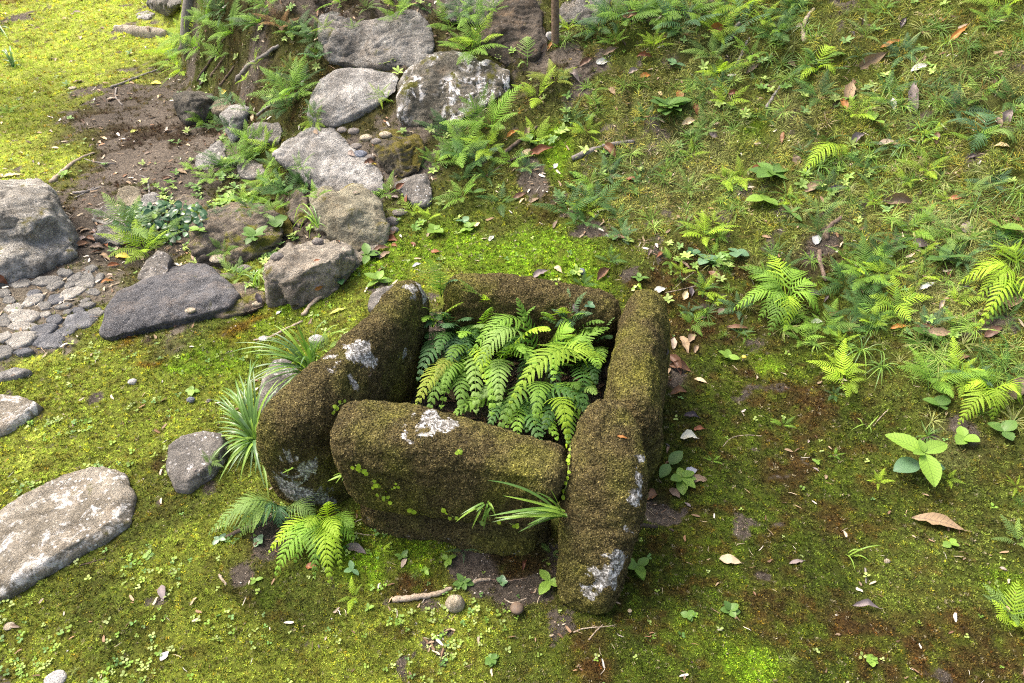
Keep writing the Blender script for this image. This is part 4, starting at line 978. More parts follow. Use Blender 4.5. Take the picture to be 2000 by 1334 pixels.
def dead_leaf(u, v, L, ang, ck, phrase=None, W=.42, curl=0.5, label=None, group=None, pos=None, tilt=0):
    p, nn = place(u, v) if pos is None else pos
    m = L * px2m(u, v, p) if pos is None else L
    var = int(abs(u) * 3 + abs(v)) % 4; key = (ck, var, W, curl)
    if key not in DLEAF:
        r = random.Random(var + int(curl * 10)); V = []; F = []; n = 9; tw = r.uniform(-.5, .5)
        for i in range(n):
            t = i / (n - 1); w = W * .5 * (math.sin(math.pi * t ** .85) ** .8 if 0 < t < 1 else .03) * r.uniform(.84, 1.14); z = curl * .13 * math.sin(t * math.pi) * r.uniform(.4, 1.3) + .02; a = tw * (t - .5) * 1.5
            for q in (-1, -.5, 0, .5, 1):
                yy = w * q * (1 - .25 * curl * abs(q)); zz = z + abs(q) ** 1.5 * w * curl * (.9 if q > 0 else .3) + r.uniform(-.022, .022)
                V.append((t - .5, yy * math.cos(a) - zz * math.sin(a) * .5, max(.004, zz * math.cos(a) + yy * math.sin(a) + .02)))
            if i:
                k = 5 * i
                for j in range(4): F.append((k - 5 + j, k - 4 + j, k + 1 + j, k + j))
        o = len(V); V += [(.5, -.008, .03), (.5, .008, .03), (.64, .012, .05), (.64, 0, .05)]; F.append((o, o + 1, o + 2, o + 3))
        DLEAF[key] = mesh_np('fallen_leaf', V, F, D[ck])
    o = obj('fallen_leaf', DLEAF[key], None, p + nn * .002)
    X = Vector((math.cos(R(ang)), math.sin(R(ang)), 0)); X = (X - nn * X.dot(nn)).normalized(); Yv = nn.cross(X)
    M = Matrix((X, Yv, nn)).transposed() @ Euler((R(tilt), 0, 0)).to_matrix(); o.rotation_euler = M.to_euler(); o.scale = (m, m, m)
    return tag(o, label or ('%s fallen leaf %s' % (DN[ck], phrase)), 'fallen leaf', group or 'fallen leaves')
# ------------------------------------------------------------------ moss, weeds, grass, litter
def fan_points(n, r0, r1, half, power=1.0):
    """points in front of the viewer, ever sparser with distance"""
    r = r0 * (r1 / r0) ** rng.random(n); h_ = half + 20 * sstep(2.2, 1.2, r); th = R(1) * rng.uniform(-1, 1, n) * h_
    return np.sin(th) * r, np.cos(th) * r
def normals_at(X, Y, e=.02):
    dx = (height(X + e, Y) - height(X - e, Y)) / (2 * e); dy = (height(X, Y + e) - height(X, Y - e)) / (2 * e)
    N = np.c_[-dx, -dy, np.ones(len(X))]; return N / np.linalg.norm(N, axis=1)[:, None]
def inside_square(X, Y):
    poly = [(-.52, 1.43), (.26, 1.30), (.40, 2.0), (-.25, 2.08)]; ins = np.ones(len(X), bool)
    for (x0, y0), (x1, y1) in zip(poly, poly[1:] + poly[:1]): ins &= ((x1 - x0) * (Y - y0) - (y1 - y0) * (X - x0)) > 0
    return ins
X, Y = fan_points(430000, 0.62, 16, 56)
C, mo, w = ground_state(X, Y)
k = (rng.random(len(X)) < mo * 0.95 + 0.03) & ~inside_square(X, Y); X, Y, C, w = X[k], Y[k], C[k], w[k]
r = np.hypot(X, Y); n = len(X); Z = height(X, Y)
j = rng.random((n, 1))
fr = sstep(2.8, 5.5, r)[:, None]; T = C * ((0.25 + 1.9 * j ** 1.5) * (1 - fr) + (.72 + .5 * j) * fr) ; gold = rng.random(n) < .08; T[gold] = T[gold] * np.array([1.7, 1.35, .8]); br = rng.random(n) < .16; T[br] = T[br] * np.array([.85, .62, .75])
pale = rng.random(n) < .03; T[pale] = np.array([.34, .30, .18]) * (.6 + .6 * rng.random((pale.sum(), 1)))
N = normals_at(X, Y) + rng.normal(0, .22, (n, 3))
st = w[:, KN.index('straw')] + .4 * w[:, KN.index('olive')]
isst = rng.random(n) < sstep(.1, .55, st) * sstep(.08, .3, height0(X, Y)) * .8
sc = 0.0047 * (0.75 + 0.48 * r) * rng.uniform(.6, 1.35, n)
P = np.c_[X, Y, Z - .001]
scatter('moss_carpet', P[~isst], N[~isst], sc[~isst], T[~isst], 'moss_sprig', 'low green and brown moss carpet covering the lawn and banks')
scatter('trailing_moss', P[isst], N[isst] , sc[isst] * 2.6, T[isst] * np.array([1.2, 1.12, 1.1]), 'moss_strand', 'pale trailing moss hanging down the slope')

# moss on the hewn stones
for o, V, F, Nn, Cc, ms, o0 in BEAMS:
    A = V[F[:, 0]]; Bq = V[F[:, 1]]; Cq = V[F[:, 2]]; Dq = V[F[:, 3]]
    area = np.linalg.norm(np.cross(Cq - A, Dq - Bq), axis=1) * .5
    nn = int(area.sum() * 90000); fi = rng.choice(len(F), nn, p=area / area.sum()); a, b = rng.random((2, nn, 1))
    Pp = (A[fi] * (1 - a) + Bq[fi] * a) * (1 - b) + (Dq[fi] * (1 - a) + Cq[fi] * a) * b
    fm = ms[F[fi]].mean(1); Np = Nn[F[fi, 0]]; Tt = Cc[F[fi, 0]]
    k = (rng.random(nn) < sstep(.25, .75, fm)) & (Pp[:, 2] > -.03)
    Pp, Np, Tt = Pp[k], Np[k], Tt[k]; q = rng.random((len(Pp), 1)); Tt = Tt * (.35 + 1.5 * q ** 1.6)
    tips = rng.random(len(Pp)) < .13; Tt[tips] = Tt[tips] * 1.3 + np.array([.07, .066, .028])
    Np = Np + rng.normal(0, .28, Np.shape)
    scatter('moss', Pp - o0 - Np * .001, Np,   .0064 * rng.uniform(.55, 1.35, len(Pp)), Tt, 'moss_grain', None, o)

# little weeds of the lawn
def weeds(name, n, box, fn, proto, size, cols, label, r0=.8, r1=9, half=45, lift=.002):
    X, Y = fan_points(n, r0, r1, half); k = (rng.random(n) < fn(X, Y)) & ~inside_square(X, Y); X, Y = X[k], Y[k]; n = len(X)
    P = np.zeros((n, 3)); N = np.zeros((n, 3))
    Nn = normals_at(X, Y); r = np.hypot(X, Y)
    P = np.c_[X, Y, height(X, Y) + lift]; cols = np.array(cols); T = cols[rng.integers(0, len(cols), n)] * rng.uniform(.65, 1.3, (n, 1))
    return scatter(name, P, Nn * .6 + np.array([0, 0, .4]) + rng.normal(0, .18, (n, 3)), rng.uniform(size[0], size[1], n) * (.75 + .18 * r), T, proto, label)
def near(spots, X, Y):
    o = np.zeros(len(X))
    for u, v, rad in spots:
        p = ground(u, v); o = np.maximum(o, np.exp(-((X - p.x) ** 2 + (Y - p.y) ** 2) / rad ** 2))
    return o
def f_clover(X, Y):
    P = np.c_[X, Y]; pt = sstep(.0, .35, fbm(P, .13, 3, 201, .6)); w = zone_w(X, Y)
    left = sstep(.25, -.35, X - .05)
    return pt * .55 * np.clip(w[:, KN.index('lawn')] + w[:, KN.index('vivid')] * .5 + w[:, KN.index('olive')] * .3, 0, 1) * (.25 + .75 * left) + .6 * near([(250, 850, .16), (180, 820, .12), (420, 1040, .10), (120, 1290, .15), (330, 1300, .12), (440, 1130, .05), (60, 940, .1)], X, Y) * pt + .01
weeds('clover', 36000, None, f_clover, 'clover', (.0065, .0135), [(.24, .36, .06), (.30, .40, .10), (.17, .30, .04), (.33, .42, .14), (.12, .24, .06)], 'tiny pale clover like leaves dotted through the moss lawn')
def f_ros(X, Y):
    P = np.c_[X, Y]; pt = sstep(-.05, .3, fbm(P, .2, 3, 211, .6))
    return .9 * near([(470, 440, .25), (520, 490, .18), (440, 480, .2), (400, 400, .25), (480, 400, .2), (330, 400, .15), (460, 520, .12), (500, 540, .1), (400, 350, .2), (430, 510, .12), (580, 520, .08)], X, Y) + .22 * pt * sstep(.05, .3, height0(X, Y)) + .5 * pt * near([(450, 130, .6), (520, 180, .5), (560, 60, .5), (400, 80, .5), (480, 30, .5), (600, 20, .5), (430, 290, .3), (330, 110, .3)], X, Y) + .22 * near([(1300, 110, .5), (1200, 200, .3), (1380, 520, .15), (1130, 330, .2), (1480, 300, .4), (900, 420, .2), (1380, 310, .25)], X, Y) * pt
weeds('weed_cover', 20000, None, f_ros, 'weed_rosette', (.014, .026), [(.21, .34, .07), (.30, .42, .10), (.13, .25, .05), (.17, .29, .09), (.36, .48, .13)], 'low leafy weeds covering the ground between the rocks and on the slope')
def f_grass(X, Y):
    P = np.c_[X, Y]; up = sstep(.02, .2, height0(X, Y)); right = sstep(.75, 1.35, X + .30 * (Y - 1.6)); pt = sstep(-.22, .28, fbm(P, .30, 4, 221, .7))
    return np.clip(up * right * (.06 + .94 * pt), 0, 1)
weeds('slope_grass', 21000, None, f_grass, 'grass_tuft', (.030, .072), [(.13, .25, .04), (.19, .33, .05), (.08, .17, .03), (.25, .38, .07), (.28, .31, .10), (.15, .28, .05)], 'fine green grass growing over the upper right slope', r1=8, half=50)
def f_thin(X, Y):
    up = sstep(.03, .2, height0(X, Y)); return np.clip(up * .8 * sstep(-.1, .25, fbm(np.c_[X, Y], .2, 3, 231)) + .008, 0, 1)
weeds('thin_grass', 5000, None, f_thin, 'grass_tuft', (.016, .032), [(.15, .22, .04), (.20, .26, .06), (.10, .16, .03)], 'short scattered grass blades in the moss of the slope')
# litter and crumbs
def f_litter(X, Y):
    C, mo, w = ground_state(X, Y); return np.clip(.10 + .75 * (1 - mo) + .18 * sstep(.05, .3, height0(X, Y)), 0, 1) * sstep(-.3, .3, fbm(np.c_[X, Y], .3, 3, 241) + .15)
weeds('leaf_litter', 17000, None, f_litter, 'litter_bit', (.008, .026), [(.30, .22, .14), (.20, .13, .08), (.42, .35, .25), (.13, .08, .05), (.48, .44, .38), (.24, .14, .08)], 'small broken leaf bits and thin stalks strewn over moss and earth', lift=.004)
weeds('leaf_litter', 9000, None, f_litter, 'litter_bit', (.012, .030), [(.30, .22, .14), (.34, .27, .19), (.42, .35, .25), (.10, .07, .05), (.55, .50, .42), (.24, .16, .10)], 'broken pale leaf bits strewn over the bare earth and the far bank', r0=2.6, lift=.005)
def f_crumb(X, Y):
    C, mo, w = ground_state(X, Y); return np.clip((1 - mo) * .8 + .015 + .6 * near([(380, 650, .14), (470, 640, .1), (420, 660, .1), (700, 300, .1)], X, Y), 0, 1)
weeds('gravel', 16000, None, f_crumb, 'crumb', (.002, .0075), [(.12, .09, .065), (.22, .18, .14), (.36, .33, .29), (.07, .05, .04), (.17, .13, .09)], 'loose earth crumbs and fine grit on the bare ground', lift=.001)
# floor inside the square: dark leaf litter
n = 700; X = rng.uniform(-.5, .4, n); Y = rng.uniform(1.35, 2.05, n); k = inside_square(X, Y); X, Y = X[k], Y[k]; n = len(X)
scatter('leaf_litter', np.c_[X, Y, height(X, Y) + .004], np.c_[rng.normal(0, .3, (n, 2)), np.ones(n)], rng.uniform(.02, .05, n), np.array([[.10, .06, .04], [.17, .10, .06], [.06, .04, .03]])[rng.integers(0, 3, n)], 'litter_bit', 'dark leaf litter on the floor inside the stone square')
# ------------------------------------------------------------------ small trees
def small_tree(label, pts, r0, r1, seed, mat, foot):
    t = thing('sapling', label, 'young tree', pts[0], 'young trees on the bank')
    S = [Vector(p) - Vector(pts[0]) for p in cat_interp(pts, 24)]
    v_, f_ = tube(S, [r0 + (r1 - r0) * i / 23 * 1.0 + (r0 * .25 if i == 0 else 0) for i in range(24)], 12)
    tr = obj('trunk', mesh_np('trunk', v_, f_, mat), t)
    r = random.Random(seed); parts = []; lv = []
    for k in range(9):
        b = S[14 + k]; a = r.uniform(0, 6.28); d = Vector((math.cos(a), math.sin(a), r.uniform(.3, .9))); q = [b, b + d * .25, b + d * .5 + Vector((0, 0, -.03))]
        parts.append(tube(q, [r1 * .6, r1 * .4, r1 * .15], 6))
        for j in range(26):
            c = b + d * r.uniform(.15, .6) + Vector([r.gauss(0, .09) for _ in range(3)]); dd = Vector([r.gauss(0, 1) for _ in range(3)]).normalized(); lv.append(round_leaf(c, dd, r.uniform(.04, .07), .016, 4))
    v_, f_ = merge(parts); obj('branches', mesh_np('branches', v_, f_, mat), t)['kind'] = 'stuff'
    v_, f_ = merge(lv); obj('crown', mesh_np('crown', v_, f_, L_MID), t)['kind'] = 'stuff'
p = place(1086, 84)[0]
small_tree('slim brown tree stem rising out of the top edge beside the pointed boulder', [(p.x, p.y, p.z - .04), (p.x - .008, p.y, p.z + .12), (p.x - .012, p.y + .01, p.z + .35), (p.x + .01, p.y + .02, p.z + .9), (p.x + .03, p.y, p.z + 1.6), (p.x, p.y, p.z + 2.2)], .021, .013, 3, W_TRUNK, None)
p = place(362, 88)[0]
small_tree('leaning grey stem rising out of the top edge above the bank ferns', [(p.x, p.y, p.z - .04), (p.x + .05, p.y + .03, p.z + .16), (p.x + .13, p.y + .05, p.z + .38), (p.x + .24, p.y + .1, p.z + .8), (p.x + .4, p.y + .1, p.z + 1.5), (p.x + .45, p.y + .1, p.z + 2.3)], .045, .03, 5, W_GREY, None)

# ------------------------------------------------------------------ ferns inside the square
inner = 'ferns filling the stone square'
hero_fern(1060, 770, .04, 'bright yellow green fern arching over the middle of the square', [
    (993, 792, .27, .26, .17, 19, 9, 'light', (1150, 720, .20)), (1185, 706, .27, .12, .12, 14, 8, 'light', (1075, 715, .26)), (1110, 865, .17, .2, .11, 13, 8, 'light', (1080, 800, .10)), (1045, 830, .18, .2, .13, 16, 8, 'mid'), (1150, 830, .16, .18, .12, 14, 8, 'mid'), (970, 850, .17, .2, .12, 15, 8, 'mid'), (1145, 660, .3, .16, .13, 15, 8, 'mid'),
    (1010, 582, .36, .10, .10, 16, 8, 'mid'), (1115, 640, .30, .18, .15, 17, 8, 'mid'), (1190, 640, .27, .16, .13, 16, 8, 'mid')], inner)
hero_fern(975, 730, .03, 'tall green fern in the centre of the square with long drooping fronds', [
    (915, 700, .24, .2, .14, 18, 8, 'mid', (1040, 650, .22)), (925, 735, .22, .22, .14, 18, 8, 'grey', (1030, 670, .22)), (1045, 598, .34, .12, .11, 16, 8, 'mid'), (1075, 645, .32, .16, .14, 16, 8, 'light'), (975, 795, .22, .22, .13, 17, 8, 'grey'),
    (960, 815, .20, .24, .12, 16, 8, 'mid'), (1025, 690, .30, .16, .13, 16, 8, 'mid'), (980, 640, .26, .16, .13, 16, 8, 'mid'), (1050, 720, .26, .2, .13, 16, 8, 'mid')], inner)
hero_fern(905, 740, .03, 'yellowing fern at the left of the square, fronds hanging to the front beam', [
    (812, 795, .18, .20, .15, 18, 8, 'old'), (835, 812, .16, .22, .13, 17, 8, 'mid'), (865, 770, .2, .2, .13, 16, 8, 'mid'), (850, 745, .22, .18, .12, 15, 8, 'old'), (900, 800, .18, .16, .12, 15, 8, 'mid')], inner)
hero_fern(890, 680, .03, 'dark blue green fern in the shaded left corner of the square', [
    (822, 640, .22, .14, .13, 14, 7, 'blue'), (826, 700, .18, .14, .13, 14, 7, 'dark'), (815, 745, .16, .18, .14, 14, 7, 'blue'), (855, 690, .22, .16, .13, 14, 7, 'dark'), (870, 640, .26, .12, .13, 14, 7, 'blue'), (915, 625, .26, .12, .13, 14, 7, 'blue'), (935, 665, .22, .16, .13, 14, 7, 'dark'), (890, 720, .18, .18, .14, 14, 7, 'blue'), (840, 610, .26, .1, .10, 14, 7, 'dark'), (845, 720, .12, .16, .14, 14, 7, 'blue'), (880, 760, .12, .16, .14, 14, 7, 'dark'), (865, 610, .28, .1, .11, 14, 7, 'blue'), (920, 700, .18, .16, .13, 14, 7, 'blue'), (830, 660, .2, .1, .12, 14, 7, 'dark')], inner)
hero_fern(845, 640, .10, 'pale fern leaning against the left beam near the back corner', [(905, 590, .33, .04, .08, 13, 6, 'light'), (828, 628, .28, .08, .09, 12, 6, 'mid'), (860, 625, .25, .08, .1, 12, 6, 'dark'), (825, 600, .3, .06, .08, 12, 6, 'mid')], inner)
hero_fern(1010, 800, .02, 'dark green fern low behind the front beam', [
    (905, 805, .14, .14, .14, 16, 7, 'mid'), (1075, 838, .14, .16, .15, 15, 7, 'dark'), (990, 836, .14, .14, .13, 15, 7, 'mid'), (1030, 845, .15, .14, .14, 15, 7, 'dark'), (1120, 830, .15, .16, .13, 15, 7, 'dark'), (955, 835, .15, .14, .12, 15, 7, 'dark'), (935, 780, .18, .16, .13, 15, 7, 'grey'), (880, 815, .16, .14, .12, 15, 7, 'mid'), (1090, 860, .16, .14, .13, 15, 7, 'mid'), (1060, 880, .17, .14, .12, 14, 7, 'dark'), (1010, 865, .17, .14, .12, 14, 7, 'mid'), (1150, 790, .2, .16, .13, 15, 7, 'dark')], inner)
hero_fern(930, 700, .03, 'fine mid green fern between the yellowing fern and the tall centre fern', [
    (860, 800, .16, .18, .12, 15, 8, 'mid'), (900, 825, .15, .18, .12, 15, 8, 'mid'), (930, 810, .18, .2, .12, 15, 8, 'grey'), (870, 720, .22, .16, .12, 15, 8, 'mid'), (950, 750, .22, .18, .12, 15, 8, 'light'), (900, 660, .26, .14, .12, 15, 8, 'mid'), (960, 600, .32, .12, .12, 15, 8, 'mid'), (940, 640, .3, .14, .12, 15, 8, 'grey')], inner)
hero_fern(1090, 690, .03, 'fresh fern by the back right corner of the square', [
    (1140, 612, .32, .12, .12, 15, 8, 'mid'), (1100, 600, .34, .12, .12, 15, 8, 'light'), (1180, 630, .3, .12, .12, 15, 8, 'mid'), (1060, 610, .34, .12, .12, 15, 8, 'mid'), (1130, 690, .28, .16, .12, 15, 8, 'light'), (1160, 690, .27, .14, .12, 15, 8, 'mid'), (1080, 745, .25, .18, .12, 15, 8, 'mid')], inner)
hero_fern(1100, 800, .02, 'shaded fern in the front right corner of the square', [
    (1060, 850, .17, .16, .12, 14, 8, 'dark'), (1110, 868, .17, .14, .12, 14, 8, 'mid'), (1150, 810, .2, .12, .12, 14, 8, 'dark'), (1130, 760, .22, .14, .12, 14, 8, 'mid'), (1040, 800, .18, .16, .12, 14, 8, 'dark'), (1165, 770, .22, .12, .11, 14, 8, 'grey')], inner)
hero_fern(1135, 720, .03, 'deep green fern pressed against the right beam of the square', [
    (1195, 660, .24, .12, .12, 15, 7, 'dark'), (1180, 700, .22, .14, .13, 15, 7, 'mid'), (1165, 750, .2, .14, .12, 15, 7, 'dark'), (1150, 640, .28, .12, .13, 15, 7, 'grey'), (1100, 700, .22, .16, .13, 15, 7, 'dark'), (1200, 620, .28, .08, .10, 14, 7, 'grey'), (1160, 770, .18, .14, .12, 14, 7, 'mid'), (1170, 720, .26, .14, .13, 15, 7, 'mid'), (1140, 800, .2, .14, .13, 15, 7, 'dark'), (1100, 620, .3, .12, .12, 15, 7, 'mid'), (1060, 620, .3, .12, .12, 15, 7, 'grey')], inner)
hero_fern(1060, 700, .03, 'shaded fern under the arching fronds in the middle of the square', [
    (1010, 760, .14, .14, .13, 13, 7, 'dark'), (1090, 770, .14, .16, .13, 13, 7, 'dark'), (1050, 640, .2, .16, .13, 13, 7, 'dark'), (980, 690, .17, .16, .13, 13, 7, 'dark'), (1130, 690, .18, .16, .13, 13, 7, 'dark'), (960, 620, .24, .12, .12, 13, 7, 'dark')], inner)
hero_fern(1160, 860, .12, 'small yellow green fern at the joint of the front beam and the slanting stone', [(1120, 855, .25, .04, .05, 9, 5, 'light'), (1148, 820, .3, .03, .05, 9, 5, 'light'), (1125, 885, .23, .03, .04, 8, 5, 'mid')], inner)
hero_fern(862, 580, .20, 'grey green fern rising behind the back left corner of the square', [(838, 505, .42, .05, .16, 15, 6, 'grey'), (860, 530, .4, .05, .12, 12, 6, 'grey'), (893, 548, .34, .06, .08, 10, 5, 'blue'), (845, 560, .3, .06, .08, 10, 5, 'mid')])
hero_fern(955, 618, .16, 'single pale fern frond on a bare stalk in front of the back beam', [(898, 545, .42, .05, .14, 13, 6, 'grey'), (945, 575, .36, .04, .07, 10, 5, 'light')], inner)
hero_fern(560, 1000, None, 'grey green fern with long fronds under the left beam of the square', [
    (408, 1048, None, .13, .16, 17, 7, 'grey'), (470, 1052, None, .14, .15, 16, 7, 'grey'), (455, 1000, .10, .10, .13, 15, 7, 'grey'), (618, 1012, .05, .09, .12, 14, 7, 'grey'), (500, 1030, .04, .12, .13, 15, 7, 'blue'), (545, 1030, .04, .1, .12, 14, 7, 'blue')])
hero_fern(642, 1022, None, 'fresh yellow green fern at the foot of the front beam, fronds spilling forward', [
    (525, 1085, None, .12, .12, 16, 8, 'light'), (538, 1130, None, .14, .12, 16, 8, 'mid'), (645, 1145, None, .15, .11, 17, 8, 'light'), (668, 1118, None, .15, .10, 16, 8, 'light'), (615, 1130, None, .14, .11, 16, 8, 'mid'), (692, 1055, .06, .10, .11, 14, 8, 'mid'), (640, 980, .18, .05, .09, 13, 7, 'light'),
    (575, 1100, .03, .13, .11, 15, 8, 'mid'), (690, 1030, .1, .08, .1, 13, 7, 'mid'), (600, 1030, .12, .08, .10, 13, 7, 'light'), (660, 1050, .12, .1, .1, 14, 8, 'light')])
hero_fern(1980, 545, None, 'large bright yellow green fern reaching in from the right edge', [(1868, 560, None, .15, .20, 17, 8, 'light'), (1905, 590, None, .14, .16, 15, 8, 'light'), (1945, 500, None, .14, .18, 15, 8, 'light'), (2040, 640, None, .12, .2, 15, 8, 'light'), (1925, 640, None, .1, .13, 14, 7, 'mid'), (1905, 650, None, .12, .10, 14, 7, 'light')])
hero_fern(1930, 770, None, 'bright fern with spreading fronds low at the right edge', [(1868, 835, None, .12, .14, 16, 8, 'light'), (1935, 825, None, .12, .12, 14, 8, 'light'), (1995, 795, None, .12, .12, 14, 8, 'light'), (1870, 770, None, .1, .12, 14, 7, 'light'), (1900, 730, None, .08, .1, 12, 7, 'mid')])
hero_fern(1535, 590, None, 'large fresh green fern cluster on the slope right of the square', [
    (1430, 610, None, .14, .15, 16, 8, 'mid'), (1460, 545, None, .12, .14, 16, 8, 'mid'), (1440, 525, None, .10, .12, 14, 8, 'mid'), (1530, 655, None, .15, .14, 16, 8, 'light'), (1480, 630, None, .15, .14, 16, 8, 'mid'), (1600, 620, None, .14, .14, 15, 8, 'mid'), (1500, 500, None, .1, .14, 14, 8, 'light'), (1550, 530, None, .1, .14, 14, 8, 'mid'), (1500, 660, None, .13, .13, 15, 8, 'mid'), (1590, 560, None, .1, .12, 14, 8, 'mid'), (1460, 580, None, .13, .13, 15, 8, 'mid')])
hero_fern(1590, 145, None, 'fresh fern with light tips between two crooked sticks on the slope', [(1560, 165, None, .09, .11, 13, 7, 'light'), (1630, 150, None, .09, .11, 13, 7, 'light'), (1570, 100, None, .09, .12, 14, 7, 'mid'), (1650, 110, None, .09, .12, 14, 7, 'mid'), (1620, 95, None, .08, .12, 13, 7, 'light'), (1540, 155, None, .09, .11, 14, 7, 'dark')])
hero_fern(1640, 290, None, 'pale yellow fern frond arching on the upper slope', [(1565, 345, None, .12, .16, 17, 7, 'light'), (1650, 310, None, .06, .08, 12, 6, 'light')])
hero_fern(1915, 275, None, 'bluish green fern with broad fronds near the right edge of the upper slope', [(1840, 245, None, .1, .13, 14, 7, 'blue'), (1985, 285, None, .1, .13, 14, 7, 'grey'), (1895, 305, None, .1, .12, 14, 7, 'blue'), (1925, 230, None, .09, .13, 13, 7, 'blue')])
hero_fern(1030, 130, None, 'upright pale green fern frond against the pointed boulder', [(1030, 75, None, .06, .14, 12, 6, 'grey'), (1010, 135, None, .05, .08, 10, 5, 'grey')])
